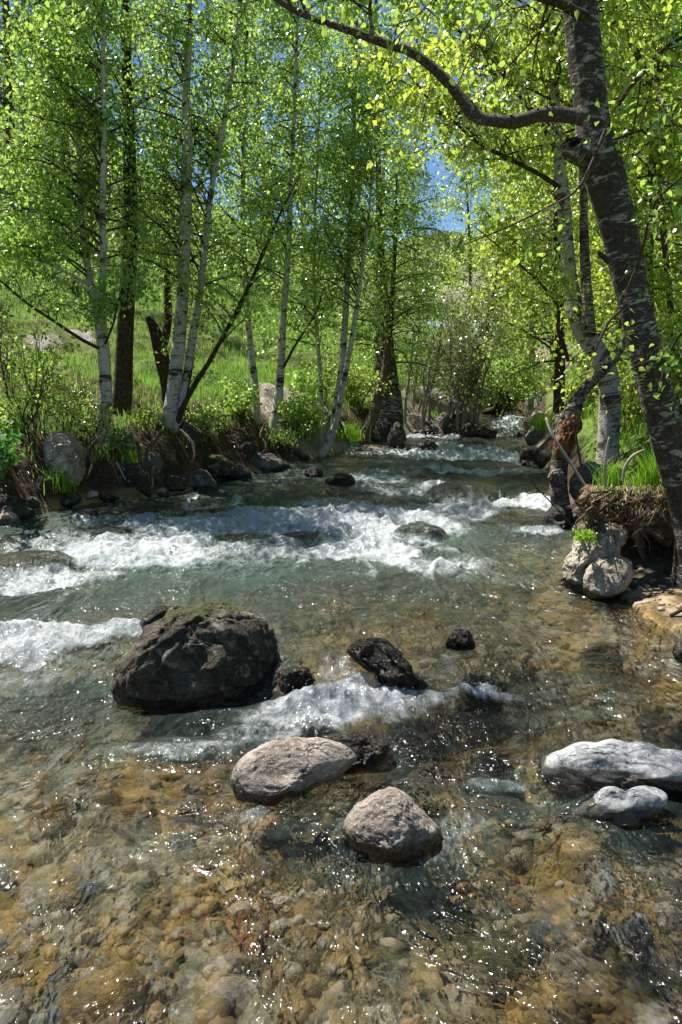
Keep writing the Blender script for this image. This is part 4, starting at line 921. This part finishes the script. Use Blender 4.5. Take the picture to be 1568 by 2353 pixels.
# --- right bank
tree('broken_birch', [([(1296, 1195, 46), (1284, 1130, 42), (1284, 1080, 40), (1292, 1035, 42), (1302, 995, 48), (1312, 955, 44), (1330, 915, 30), (1358, 880, 24), (1388, 850, 23), (1412, 820, 22), (1432, 790, 20), (1446, 760, 16), (1452, 730, 8)], 'birch_old', .25)],
     'broken birch rising from the water with torn red wood, leaning onto the scarred birch', seed=41, base=(1296, 1198), sides=20, grows=None)
e_, rp_ = tree('birch', [([(1396, 1075, 56), (1398, 1010, 50), (1402, 940, 48), (1400, 880, 48), (1385, 825, 46), (1352, 780, 46), (1330, 735, 44), (1318, 690, 40), (1310, 640, 34), (1302, 560, 31), (1296, 460, 30), (1284, 360, 28), (1276, 250, 25), (1268, 130, 22), (1262, 0, 18), (1255, -250, 12), (1250, -600, 4)], 'birch_scar', .5),
                ([(1356, 770, 30), (1350, 700, 28), (1345, 620, 24), (1342, 520, 20), (1340, 420, 17), (1330, 300, 14), (1322, 160, 10), (1318, 0, 6)], 'birch_old', .6)],
     'pale scarred birch curving up behind the black-barked birch', seed=42, leafmat='leaf_r', size=.052, Y=None,
     grows=[G(t0=.50, nb=60, L=1.5, elev=(-5, 45), nsub=7, nleaf=18, droop=.4), G(t0=.5, nb=26, L=1.2, elev=(-5, 45), nsub=7, nleaf=17, droop=.4)],
     limbs=[([(1286, 430, 12), (1240, 400, 11), (1190, 375, 10), (1140, 350, 9), (1094, 325, 8), (1050, 285, 7), (1004, 250, 6), (960, 195, 5), (915, 135, 3)], 'bark', None, -.8, G(t0=.2, nb=30, L=1.0, nsub=6, nleaf=16, droop=.4)),
            ([(1270, 330, 12), (1235, 270, 10), (1199, 228, 9), (1150, 165, 8), (1100, 105, 7), (1044, 60, 6), (990, -20, 3)], 'bark', None, .4, G(t0=.2, nb=26, L=1.0, nsub=6, nleaf=16, droop=.4)),
            ([(1306, 830, 9), (1295, 790, 9), (1283, 760, 9), (1280, 700, 8), (1230, 640, 6), (1150, 570, 4), (1090, 520, 2)], 'bark', None, -.3, G(t0=.3, nb=16, L=.7, nsub=5, nleaf=14, droop=.4))])
# the big one
tb_extra = None
Ym = hit_ground(1592, 1345)[1]
MAIN = [(1594, 1345, 104), (1592, 1240, 82), (1570, 1130, 78), (1538, 1010, 78), (1505, 900, 77), (1474, 765, 74), (1442, 620, 77), (1418, 510, 82), (1388, 400, 92), (1366, 335, 96), (1362, 285, 74), (1350, 180, 74), (1337, 60, 76), (1326, -60, 72), (1304, -300, 60), (1280, -600, 48), (1250, -1000, 34), (1210, -1500, 14)]
LIMB = [(1345, 270, 40), (1300, 265, 33), (1255, 263, 32), (1225, 269, 32), (1190, 280, 32), (1140, 278, 28), (1105, 272, 29), (1083, 256, 32), (1062, 228, 26), (1040, 200, 25), (1012, 172, 24), (975, 140, 23), (930, 113, 22), (860, 91, 20), (790, 65, 18), (720, 42, 16), (660, 14, 14), (590, -40, 13), (470, -150, 11), (290, -300, 9), (90, -430, 7), (-110, -520, 4)]  # unseen end past the frame top lengthened to cast shade on the biggest boulder
tree('black_birch', [(MAIN, 'birch_dark', .2)], 'big leaning black-barked birch with one crooked limb reaching left over the stream, right foreground', seed=43, leafmat='leaf_near', size=.042, near=True, hang=.7, sides=28, Y=Ym,
     grows=[G(t0=.80, nb=20, L=1.8, elev=(-10, 45), nsub=6, nleaf=11, droop=.35)],
     limbs=[(LIMB, 'birch_limb', Ym - .05, .45, G(t0=.42, nb=40, L=1.0, elev=(5, 75), nsub=6, nleaf=10, droop=.2, jit=.06)),
            ([(1312, 330, 50), (1316, 345, 54), (1340, 352, 60)], 'birch_dark', Ym - .12, .05),
            ([(1345, 40, 26), (1290, 10, 22), (1230, -10, 18), (1150, -60, 14), (1040, -150, 8)], 'bark', Ym - .2, -.5, G(t0=.25, nb=14, L=.9, elev=(-30, 40), nsub=5, nleaf=7, droop=.4)),
            ([(854, 88, 13), (855, 60, 11), (850, 20, 9), (858, -40, 6), (870, -120, 3)], 'birch_old', Ym - .5, -.1, G(t0=.2, nb=12, L=.6, nsub=5, nleaf=9)),
            ([(1290, -450, 26), (1000, -700, 20), (600, -950, 15), (250, -1120, 10), (-100, -1250, 5)], 'birch_limb', Ym, -1.4, G(t0=.42, nb=34, L=.9, elev=(-5, 60), nsub=6, nleaf=13, droop=.25, jit=.06)),  # added limb, out of view, its leaves shade the lower right water
            ([(1400, 600, 16), (1384, 588, 12), (1376, 580, 10)], 'bark', Ym - .2, -.1),
            ([(1392, 300, 9), (1330, 430, 6), (1250, 480, 5), (1170, 520, 4), (1050, 570, 2)], 'twig', Ym - .3, -.6, G(t0=.4, nb=7, L=.4, elev=(-50, 30), nsub=3, nleaf=3, jit=.03)),
            ([(1440, 700, 8), (1400, 740, 6), (1370, 800, 5), (1350, 850, 3)], 'twig', Ym - .35, -.2, G(t0=.3, nb=5, L=.2, elev=(-40, 30), nsub=3, nleaf=3, jit=.02)),
            ([(1420, 240, 12), (1480, 160, 10), (1530, 110, 8), (1620, 60, 5)], 'bark', Ym - .2, -.3, G(t0=.3, nb=12, L=.6, elev=(-45, 40), nsub=4, nleaf=6, droop=.4)),
            ([(1470, 600, 8), (1500, 480, 7), (1540, 430, 6), (1600, 380, 4)], 'twig', Ym - .3, -.3, G(t0=.3, nb=9, L=.4, elev=(-50, 30), nsub=4, nleaf=4, jit=.04)),
            ([(1520, 880, 8), (1545, 800, 6), (1575, 760, 5), (1620, 740, 4)], 'twig', Ym - .3, -.2, G(t0=.1, nb=12, L=.4, elev=(-50, 30), nsub=4, nleaf=4, jit=.04))])
tree('slim_tree', [([(1500, 960, 26), (1496, 800, 24), (1490, 640, 23), (1494, 480, 22), (1502, 345, 20), (1500, 270, 18), (1474, 150, 15), (1438, 76, 13), (1410, 40, 10), (1380, -100, 6)], 'birch_old', .3)],
     'dark stem bending back to the left high up, right of the black-barked birch', seed=44, leafmat='leaf_r', size=.052, Y=8.6, base=(1500, 965), grows=[G(t0=.2, nb=64, L=1.2, elev=(-10, 45), nsub=7, nleaf=26, droop=.4)])
tree('slim_tree', [([(1560, 960, 16), (1550, 800, 15), (1535, 640, 14), (1522, 500, 13), (1515, 360, 11), (1512, 200, 9), (1520, 0, 6), (1525, -200, 3)], 'bark_brown', .2)],
     'thin brown stem nearest the right edge', seed=45, leafmat='leaf_r', size=.052, Y=8.4, base=(1562, 965), grows=[G(t0=.15, nb=60, L=1.1, elev=(-10, 45), nsub=7, nleaf=24, droop=.4)])
tree('dark_tree', [([(1284, 940, 26), (1286, 880, 25), (1287, 820, 24), (1286, 740, 22), (1282, 600, 18), (1280, 420, 14), (1276, 200, 9), (1270, -50, 4)], 'bark', .4)],
     'upright dark trunk on the far right bank behind the broken birch', seed=46, leafmat='leaf_c', size=.055, base=(1282, 945), grows=[G(t0=.15, nb=70, L=1.4, elev=(-10, 45), nsub=7, nleaf=26, droop=.4)])

# torn wood on the broken birch, cut root ends of the clump
def blob_part(name, pts, Yc, thick, mat, parent, origin, seed, rough=.2):
    cx, cy = np.mean(pts, 0); C = P(cx, cy, Yc); d = ray(cx, cy); vd = d / np.linalg.norm(d)
    r = rgt - vd * (rgt @ vd); r /= np.linalg.norm(r); u = np.cross(r, vd); k = pxw(1, C)
    q = np.array(pts, float) - [cx, cy]; q[:, 1] *= -1; th = np.arctan2(q[:, 1], q[:, 0]); R = np.hypot(*q.T) * k
    o = np.argsort(th); th, R = th[o], R[o]; th = np.concatenate([th - 2 * pi, th, th + 2 * pi]); R = np.tile(R, 3)
    v, Fc = ico(5); a = np.arctan2(v[:, 2], v[:, 0]); rho = np.hypot(v[:, 0], v[:, 2])
    st_ = np.stack([v[:, 0] * 6, v[:, 1] * 6, v[:, 2] * 2.0], 1)
    kk = 1 + rough * fbm(st_ + seed, 4, seed)
    rr = np.interp(a, th, R) * rho * kk
    V = C + (np.cos(a) * rr)[:, None] * r + (np.sin(a) * rr)[:, None] * u + (v[:, 1] * thick * (1 + rough * 2 * fbm(st_ * 1.4, 4, seed + 2)))[:, None] * vd
    return link_mesh(name, V, Fc, M[mat], parent, origin, uv=np.stack([a * .1, V[:, 2]], 1))
bb = [o for o in bpy.data.objects if o.name.startswith('broken_birch')][0]
bY = hit_ground(1296, 1198)[1]
blob_part('torn_wood', [(1282, 1048), (1290, 1000), (1302, 965), (1322, 945), (1330, 960), (1322, 1000), (1312, 1030), (1298, 1050)], bY - .03, .09, 'wood', bb, np.array(bb.location), 3, .26)
blob_part('burl', [(1262, 1105), (1266, 1085), (1290, 1080), (1300, 1100), (1285, 1118)], bY - .03, .08, 'birch_old', bb, np.array(bb.location), 6, .3)
rmo = np.array(rm.location); rY = hit_ground(1470, 1330)[1]
def roots():
    g = np.random.default_rng(77)
    for i in range(46):
        x, y = g.uniform(1345, 1545), g.uniform(1125, 1185); pts = [(x, y, g.uniform(3, 8))]
        for _ in range(4): x += g.normal(-4, 16); y += g.uniform(2, 26); pts.append((x, y, pts[-1][2] * .75))
        L, r = px_stem(pts, rY - .08 + .09 * g.normal(), 10, g.normal() * .08); t = Tubes(); t.add(L, r, 5, .2, i); t.build('root', M['bark_brown'], rm, rmo)
    spec = [[(1372, 1150, 22), (1360, 1190, 16), (1352, 1215, 9), (1340, 1235, 4)], [(1400, 1170, 26), (1420, 1200, 22), (1452, 1215, 18), (1490, 1205, 12), (1520, 1215, 8)], [(1440, 1160, 20), (1460, 1200, 16), (1465, 1250, 12), (1480, 1290, 6)],
            [(1350, 1150, 16), (1335, 1160, 12), (1322, 1152, 6)], [(1500, 1180, 22), (1530, 1210, 18), (1552, 1250, 12), (1556, 1300, 8)], [(1420, 1140, 14), (1390, 1165, 12), (1375, 1180, 9), (1362, 1176, 4)], [(1540, 1150, 24), (1560, 1200, 18), (1565, 1260, 12)], [(1470, 1225, 14), (1478, 1270, 12), (1490, 1290, 9), (1502, 1280, 5)]]
    for i, s_ in enumerate(spec):
        L, r = px_stem(s_, rY - .06 + .1 * g.normal(), 16, g.normal() * .1)
        t = Tubes(); t.add(L, r, 9, .35, 80 + i); t.build('root', M['bark_brown'], rm, rmo)
    for i, (x, y, w_) in enumerate([(1352, 1130, 18), (1520, 1140, 15), (1536, 1166, 15)]):
        a = P(x, y, rY + .1); b = P(x - (12 if i == 0 else 2), y + (16 if i == 0 else 3), rY - .14 if i == 0 else rY - .1); k = pxw(w_, a) / 2
        t = Tubes(); t.add(smooth_line([a, (a + b) / 2, b], 6), [k] * 6, 12, .1, 90 + i); t.build('root', M['bark_brown'], rm, rmo)
        n_ = (b - a) / np.linalg.norm(b - a); t = Tubes(); t.add([b + n_ * .002, b + n_ * .012], [k * .95, k * .9], 12); t.build('cut_end', M['cut'], rm, rmo)
roots()

# dead sticks and pale stems of the right bank
def stick(pts, Y, label, mat='twig_pale', dY=0, seed=1, name='dead_stick', cat='stick'):
    L, r = px_stem(pts, Y, 14, dY); o_ = L[0]
    t = Tubes(); t.add(L, r, 7, .15, seed); o = t.build(name, M[mat], None, o_); tag(o, label, cat); return o
sY = rY
stick([(1352, 1128, 7), (1312, 1065, 7), (1270, 1000, 7), (1235, 940, 6), (1200, 850, 2)][:3] + [(1205, 970, 5)][:0] + [(1255, 960, 5), (1200, 625 + 330, 3)][:1], sY, 'long grey stick slanting from the root clump across the broken birch', 'twig_grey', .2, 1)
stick([(1345, 1115, 6), (1330, 1040, 6), (1318, 975, 5), (1300, 962, 3)], sY + .15, 'brown bent twig standing between the broken and the scarred birch', 'twig', .1, 2)
stick([(1392, 1118, 7), (1390, 1080, 7), (1395, 1035, 6), (1400, 1005, 4)], sY, 'bright upright bare shoot in the grass on the root clump', 'twig_pale', 0, 3)
stick([(1432, 1105, 8), (1436, 1075, 8), (1452, 1050, 8), (1480, 1008 + 25, 4)], sY, 'bent peeling pale shoot right of the upright bare shoot', 'twig_pale', 0, 4)
stick([(1322, 1215, 3), (1262, 1150, 3), (1225, 1110, 3), (1222, 1090, 2)], sY - .05, 'thin brown twig arching over the water below the broken birch', 'twig', 0, 5)
stick([(1558, 1398, 12), (1580, 1385, 11), (1620, 1380, 9)], hit_ground(1560, 1400)[1], 'pale driftwood stick on the gravel at the right edge', 'twig_pale', 0, 6)
stick([(1540, 1415, 9), (1570, 1400, 9), (1610, 1380, 7)], hit_ground(1545, 1418)[1], 'reddish driftwood stick crossing below the pale one', 'twig', 0, 7)
stick([(346, 1040 + 85, 3), (352, 1110, 3), (350, 1085, 3), (356, 1070, 2)], hit_ground(350, 1128)[1], 'pale bare twig hanging down the dark left bank', 'twig_pale', 0, 8)
stick([(268, 1060, 4), (280, 1085, 4), (292, 1110, 3)], hit_ground(290, 1110)[1] , 'short pale stick poking from the left bank under the forked birch', 'twig_pale', 0, 9)

# ================================================================== PLANTS
def blades(pos, h, w, seed, lean=.35, droop_dir=None, dmul=1.0):
    g = np.random.default_rng(seed); n = len(pos); hh = h * g.uniform(.5, 1.2, n)
    a = g.uniform(0, 2 * pi, n); ld = np.stack([np.cos(a), np.sin(a), np.zeros(n)], 1) * (lean * g.uniform(.2, 1.3, n))[:, None]
    if droop_dir is not None: ld = ld * .4 + droop_dir * dmul
    up = np.array([0, 0, 1.0]); b = g.uniform(0, 2 * pi, n); sd = np.stack([np.cos(b), np.sin(b), np.zeros(n)], 1) * (w * g.uniform(.6, 1.2, n))[:, None] * .5
    mid = pos + (up + ld * .35) * (hh * .55)[:, None]; tipp = pos + (up * .95 + ld) * hh[:, None]
    if droop_dir is not None: tipp[:, 2] -= hh * 1.0; mid = pos + (up * .30 + ld * .55) * (hh)[:, None]
    V = np.stack([pos - sd, pos + sd, mid + sd * .8, mid - sd * .8, tipp], 1).reshape(-1, 3); k = np.arange(n)[:, None] * 5
    return V, [k + np.array([[0, 1, 2, 3]]), k + np.array([[3, 2, 4]])], np.repeat(np.clip(g.normal(.5, .22, n), 0, 1), 5)
def grass_patch(n, cond, box, h, w, seed, name, mat, label, hmul=None, lean=.35):
    g = np.random.default_rng(seed); X = g.uniform(box[0], box[1], n); Y = box[2] + (box[3] - box[2]) * g.uniform(0, 1, n) ** 1.5
    gm_ = gmask(X, Y); k = cond(X, Y, gm_); X, Y = X[k], Y[k]
    pos = np.stack([X, Y, ground(X, Y) - .01], 1)
    hh = h * (1 + .6 * n2(X, Y, .8, 3, seed)); hh = hh * (hmul(X, Y) if hmul else 1)
    V, Fs, ti = blades(pos, hh, w, seed, lean)
    tag(link_mesh(name, V, Fs, M[mat], smooth=False, attrs={'tint': ti}), label, kind='stuff')
def sc_free(X, Y):
    k = np.ones(len(X), bool)
    for p, r in SCREE: k &= np.hypot(X - p[0], Y - p[1]) > r * .75
    return k
gg = np.random.default_rng(4)
grass_patch(150000, lambda X, Y, m: (m > .75) & (m < 14) & (X < xl(Y)) & sc_free(X, Y) & (n2(X, Y, .9, 3, 91) + (m - .75) * .9 > -.05), (-13, 6, 5.5, 27), .115, .014, 1, 'meadow_grass', 'grass', 'lush spring grass covering the meadow behind the left bank')
grass_patch(60000, lambda X, Y, m: (m > .5) & (X > xr(Y)) & (Y > 6.3) & sc_free(X, Y) & (n2(X, Y, .9, 3, 92) > -.2), (1.4, 12, 6, 26), .17, .014, 2, 'bank_grass', 'grass', 'grass on the steep right bank and the far meadow')
grass_patch(26000, lambda X, Y, m: (m > .35) & (m < 2.4) & (X < xl(Y)) & (n2(X, Y, 1.1, 3, 93) > -.05), (-6, 3, 6.3, 15), .17, .010, 3, 'tall_grass', 'grass', 'taller darker grass along the top of the left bank', lean=.5)
def hanging():
    g = np.random.default_rng(8); n = 2600
    Y = g.uniform(6.6, 10.8, n); m = g.uniform(.16, .95, n); X = xl(Y) - m
    k = n2(X, Y, 1.3, 3, 95) > -.30; X, Y = X[k], Y[k]
    pos = np.stack([X, Y, ground(X, Y)], 1)
    V, Fs, ti = blades(pos, .10, .005, 9, .6, np.array([.62, -.38, 0]), 1.0)
    tag(link_mesh('dead_grass', V, Fs, M['grass_dry'], smooth=False, attrs={'tint': ti}), 'dead grass and fine roots hanging over the shaded left bank', kind='stuff')
    n = 5000; Y = g.uniform(5.35, 6.6, n); X = xr(Y) + g.uniform(.35, 1.3, n)
    V, Fs, ti = blades(np.stack([X, Y, ground(X, Y)], 1), .14, .006, 10, 1.2, np.array([-.5, -.5, 0]), .8)
    tag(link_mesh('dead_grass', V, Fs, M['grass_dry'], smooth=False, attrs={'tint': ti}), 'dry grass litter on the right bank', kind='stuff')
hanging()
def litter():
    g = np.random.default_rng(15); n = 900
    pos = np.array([P(g.uniform(1345, 1548), 1122 + g.uniform(0, 1) ** 2 * 70, rY - .12 + .3 * g.uniform()) for _ in range(n)])
    V, Fs, ti = blades(pos, .09, .004, 10, 1.4, np.array([-.5, -.6, 0]), .7)
    tag(link_mesh('straw', V, Fs, M['grass_straw'], smooth=False, attrs={'tint': ti}), 'dry straw and rootlets over the root clump', kind='stuff')
litter()
def tuft(px, py, h, n, rad_, label, seed, mat='grass_bright', Y=None, w=.009, lean=.55):
    p = hit_ground(px, py) if Y is None else P(px, py, Y); g = np.random.default_rng(seed)
    k = pxw(1, p); pos = p + np.stack([g.normal(0, rad_ * k, n), g.normal(0, rad_ * k, n), np.zeros(n) - .02], 1)
    V, Fs, ti = blades(pos, h * k, w, seed, lean)
    tag(link_mesh('grass_tuft', V, Fs, M[mat], origin=p, smooth=False, attrs={'tint': ti}), label, 'grass tuft')
def bank_root(pts, label, seed, dY=0):
    Y = hit_ground(pts[-1][0], pts[-1][1])[1] - .12
    L, r = px_stem(pts, Y, 18, dY); t = Tubes(); t.add(L, r, 7, .3, seed)
    tag(t.build('exposed_root', M['bark_brown'], None, L[0]), label, 'root')
bank_root([(300, 1000, 10), (318, 1025, 9), (322, 1055, 7), (340, 1085, 5), (345, 1110, 3)], 'exposed root hanging down the bank right of the forked birch', 1, -.3)
bank_root([(372, 990, 12), (350, 1020, 10), (338, 1050, 7), (352, 1080, 5), (348, 1105, 3)], 'thick exposed root below the white birch clump', 2, -.3)
bank_root([(415, 990, 10), (440, 1015, 9), (448, 1045, 7), (440, 1070, 4)], 'exposed root under the foot of the leaning dark stem', 3, -.3)
bank_root([(225, 1010, 10), (205, 1035, 8), (212, 1070, 6), (200, 1100, 4)], 'exposed root between the forked birch and the pale boulder', 4, -.3)
bank_root([(610, 975, 8), (600, 1000, 7), (612, 1025, 5), (605, 1040, 3)], 'thin exposed root below the slender grey-white birch', 5, -.2)
tuft(1400, 1128, 85, 170, 16, 'bright grass tuft around the bare shoots on the root clump', 1, Y=rY + .1, w=.006)
tuft(1500, 1122, 110, 260, 16, 'tallest bright grass tuft, against the black-barked birch', 2, Y=rY + .12, w=.006)
tuft(1462, 1125, 60, 60, 10, 'small grass tuft between the two bright ones on the root clump', 3, Y=rY + .12, w=.006)
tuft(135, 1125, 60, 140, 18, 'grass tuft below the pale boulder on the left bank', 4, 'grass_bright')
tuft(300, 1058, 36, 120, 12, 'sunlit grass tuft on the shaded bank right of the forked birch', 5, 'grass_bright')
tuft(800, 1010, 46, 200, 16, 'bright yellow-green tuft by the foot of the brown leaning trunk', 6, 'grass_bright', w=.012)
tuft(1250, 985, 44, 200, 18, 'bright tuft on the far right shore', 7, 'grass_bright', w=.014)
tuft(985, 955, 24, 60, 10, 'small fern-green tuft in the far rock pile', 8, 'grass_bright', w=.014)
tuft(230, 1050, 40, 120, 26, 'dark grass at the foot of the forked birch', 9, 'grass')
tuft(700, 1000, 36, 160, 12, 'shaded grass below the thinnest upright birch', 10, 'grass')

def shrub(px, py, hpx, wpx, ns, label, seed, leafmat='herb', size=.045, nleaf=9, L=.28, nb=6, name='shrub', cat='shrub', twig='twig', w=(2, 4), Y=None):
    return thicket(name, (px, py), ns, ((px - wpx, px + wpx), (py - hpx, py - hpx * .55)), Y, label, seed, w=w, leafmat=leafmat, nleaf=nleaf, L=L, twig=twig, cat=cat, spread=wpx * .5, nb=nb, size=size, nsub=4)
shrub(75, 985, 230, 70, 12, 'twiggy shrub with reddish stems at the left edge, highest of the bank shrubs', 51, 'leaf_c', nleaf=3, nb=4)
shrub(160, 985, 110, 46, 8, 'leafy shrub with thin stems just left of the forked birch', 52, 'leaf_c', nleaf=4, size=.03)
shrub(15, 900, 230, 40, 6, 'bare-stemmed bush against the meadow at the far left', 53, 'leaf_dull', nleaf=4)
shrub(2, 1080, 100, 44, 9, 'dark broad-leaved plants in the lower corner of the left bank', 54, 'herb', size=.08, nleaf=3, L=.16, name='herb_clump', cat='plant')
shrub(-10, 1010, 130, 50, 8, 'leafy herbs cut by the left edge above the broad-leaved plants', 55, 'leaf_c', size=.04, nleaf=4, L=.2, name='herb_clump', cat='plant')
shrub(215, 1010, 90, 40, 10, 'small-leaved seedling shrub hiding the foot of the forked birch', 56, 'leaf_c', nleaf=4, L=.16, size=.028)
shrub(275, 1040, 60, 44, 8, 'low shaded herbs between the forked birch and the birch clump', 57, 'herb', nleaf=4, L=.16, size=.03, name='herb_clump', cat='plant')
shrub(335, 985, 40, 36, 8, 'low leafy growth on the bank edge between the dark straight trunk and the birch clump', 71, 'leaf_c', nleaf=6, L=.16, size=.03)
shrub(470, 985, 46, 40, 9, 'low leafy growth on the bank edge right of the birch clump', 72, 'leaf_l', nleaf=6, L=.18, size=.032)
shrub(640, 1020, 36, 34, 8, 'low leafy growth hanging over the bank below the bright white upper stem', 73, 'leaf_l', nleaf=6, L=.16, size=.03)
shrub(690, 985, 60, 44, 9, 'low leafy bush between the slim birches at the gravel patch', 58, 'leaf_l', nleaf=10, L=.25)
shrub(545, 955, 70, 60, 10, 'low green bush at the foot of the slender grey-white birch', 59, 'leaf_l', nleaf=9, L=.25)
shrub(720, 930, 60, 44, 7, 'meadow bush seen behind the thinnest upright birch', 60, 'leaf_l', nleaf=12, L=.35)
shrub(815, 930, 110, 50, 10, 'leafy bush left of the brown leaning trunk', 61, 'leaf_c', nleaf=12, L=.4)
shrub(1342, 1242, 24, 14, 5, 'sprig of light green leaves growing on the sunlit buff boulder', 62, 'grass_bright', size=.026, nleaf=4, L=.06, name='small_plant', cat='plant', Y=hit_ground(1390, 1362)[1] + .12)
shrub(1462, 960, 130, 50, 9, 'green bush on the right bank between the scarred and black-barked birches', 63, 'leaf_r', nleaf=12, L=.45)
shrub(1560, 960, 260, 60, 14, 'green bush at the right edge behind the black-barked birch', 64, 'leaf_r', nleaf=12, L=.5)
shrub(1225, 935, 150, 50, 10, 'thin-stemmed green bush at the far right bend', 66, 'leaf_c', nleaf=10, L=.5)

# --- trees beyond: four kinds built once, then copied
def proto(name, H, bark, leafmat, seed, nb, L, nleaf, size, t0=.15, elev=(-5, 50), w=.08, droop=.4, nsub=7):
    g = np.random.default_rng(seed); s_ = np.linspace(0, 1, 14)
    st_ = np.stack([.25 * np.sin(s_ * 3 + seed), .25 * np.cos(s_ * 2.3 + seed) - .25 * cos(seed), H * s_ - .2], 1); r = w * (1 - s_) ** .8 + .006
    e = empty(name, (0, 0, 0), 'tree', 'tree')
    t = Tubes(); t.add(st_, r, 8, .12, seed); t.build('trunk', M[bark], e)
    tb, lv = grow(st_, r, t0, nb, L, seed, elev=elev, nsub=nsub, nleaf=nleaf, jit=.14, droop=droop)
    crown_obj(tb, lv, size, seed, [M['twig'], M[leafmat]], e, np.zeros(3))
    return e
PR = [proto('background_birch', 9.0, 'birch', 'leaf_l', 71, 62, 2.0, 17, .082), proto('background_birch', 8.0, 'birch', 'leaf_c', 72, 58, 1.9, 17, .082),
      proto('background_tree', 8.5, 'bark_brown', 'leaf_r', 73, 60, 2.1, 17, .085), proto('pine', 11.0, 'bark_brown', 'leaf_pine', 74, 80, 1.9, 26, .06, .12, (-15, 12), .11, .1, 8)]
used = [False] * 4
def place(k, px, Y, sc, label, rz):
    root = PR[k]; kids = list(root.children)
    X = (px - FW / 2) / F * Y * 1.0
    if used[k]:
        e = root.copy(); COL.objects.link(e)
        for c in kids:
            d = c.copy(); COL.objects.link(d); d.parent = e
    else:
        e = root; used[k] = True
    e.location = (X, Y, gz(X, Y)); e.rotation_euler = (0, 0, rz); e.scale = (sc, sc, sc)
    tag(e, label, 'tree', 'trees beyond the banks')
BG = [(1, -60, 19, 1.0, 'background tree whose crown is cut by the left edge, behind the reddish-stemmed shrub'), (0, 100, 27, 1.0, 'background birch on the slope directly left of the forked birch'), (3, 60, 24, 1.15, 'dark pine high on the slope at the upper left'), (3, 205, 28, 1.2, 'dark pine farther up the slope behind the forked birch'),
      (0, 330, 29, 1.0, 'background birch seen between the dark straight trunk and the dead tree'), (0, 620, 23, 1.05, 'background birch between the two slim birches of the gravel patch'),
      (1, 700, 22, 1.1, 'background birch behind the thinnest upright birch'), (1, 860, 26, 1.15, 'background birch straight behind the stout old tree'), (1, 960, 27, .9, 'background birch over the open grey shrub'),
      (2, 1060, 31, .95, 'background tree over the dense grey thicket'), (2, 1150, 28, .9, 'background tree above the far white fall'), (1, 1215, 16, .85, 'background birch on the far right bank beside the upright dark trunk'), (2, 1330, 14, 1.0, 'background tree behind the pale scarred birch'),
      (2, 1440, 12, 1.0, 'background tree filling the gap behind the black-barked birch'), (2, 1560, 11, 1.05, 'background tree at the right edge behind the thin brown stem'), (1, 1390, 18, 1.1, 'farther background birch right of the pale scarred birch'), (1, 1620, 16, 1.2, 'background birch mostly cut by the right edge'),
      (1, 230, 31, 1.05, 'background birch right behind the forked birch'), (0, 10, 26, 1.1, 'background birch at the left edge up the slope'), (2, 1260, 27, 1.1, 'far yellow-green tree up the valley right of the far fall'), (1, 1100, 38, 1.1, 'farthest tree, up the valley over the stream')]
for n_, (k, px, Y, sc, lb) in enumerate(BG): place(k, px, Y, sc, lb, n_ * 2.4)

# ================================================================== LIGHT
EL, AZ = rad(62), rad(-52)
sd = Vector((sin(AZ) * cos(EL), cos(AZ) * cos(EL), sin(EL)))
sun = bpy.data.lights.new('sun', 'SUN'); sun.energy = 4.6; sun.angle = rad(.53); sun.color = (1, .955, .88)
so = bpy.data.objects.new('sun', sun); COL.objects.link(so); so.rotation_euler = sd.to_track_quat('Z', 'Y').to_euler(); so.location = (-8, 6, 14)
w = bpy.data.worlds.new('World'); S.world = w; w.use_nodes = True
nt = w.node_tree; nt.nodes.clear()
sky = nt.nodes.new('ShaderNodeTexSky'); sky.sky_type = 'NISHITA'; sky.sun_disc = False
sky.sun_elevation = EL; sky.sun_rotation = AZ % (2 * pi); sky.altitude = 2200; sky.air_density = 1.0; sky.dust_density = .1; sky.ozone_density = 7.0
bgn = nt.nodes.new('ShaderNodeBackground'); bgn.inputs[1].default_value = .068
wo_ = nt.nodes.new('ShaderNodeOutputWorld')
nt.links.new(sky.outputs[0], bgn.inputs[0]); nt.links.new(bgn.outputs[0], wo_.inputs[0])

S.render.engine = 'CYCLES'
c = S.cycles
c.max_bounces = 7; c.diffuse_bounces = 2; c.glossy_bounces = 3; c.transmission_bounces = 4; c.transparent_max_bounces = 12
c.caustics_reflective = False; c.caustics_refractive = False; c.sample_clamp_indirect = 4; c.sample_clamp_direct = 0
c.use_denoising = True
try:
    c.denoiser = 'OPENIMAGEDENOISE'; c.denoising_input_passes = 'RGB_ALBEDO_NORMAL'
except Exception: pass
S.view_settings.view_transform = 'Standard'; S.view_settings.look = 'None'; S.view_settings.exposure = 1.08; S.view_settings.gamma = 1
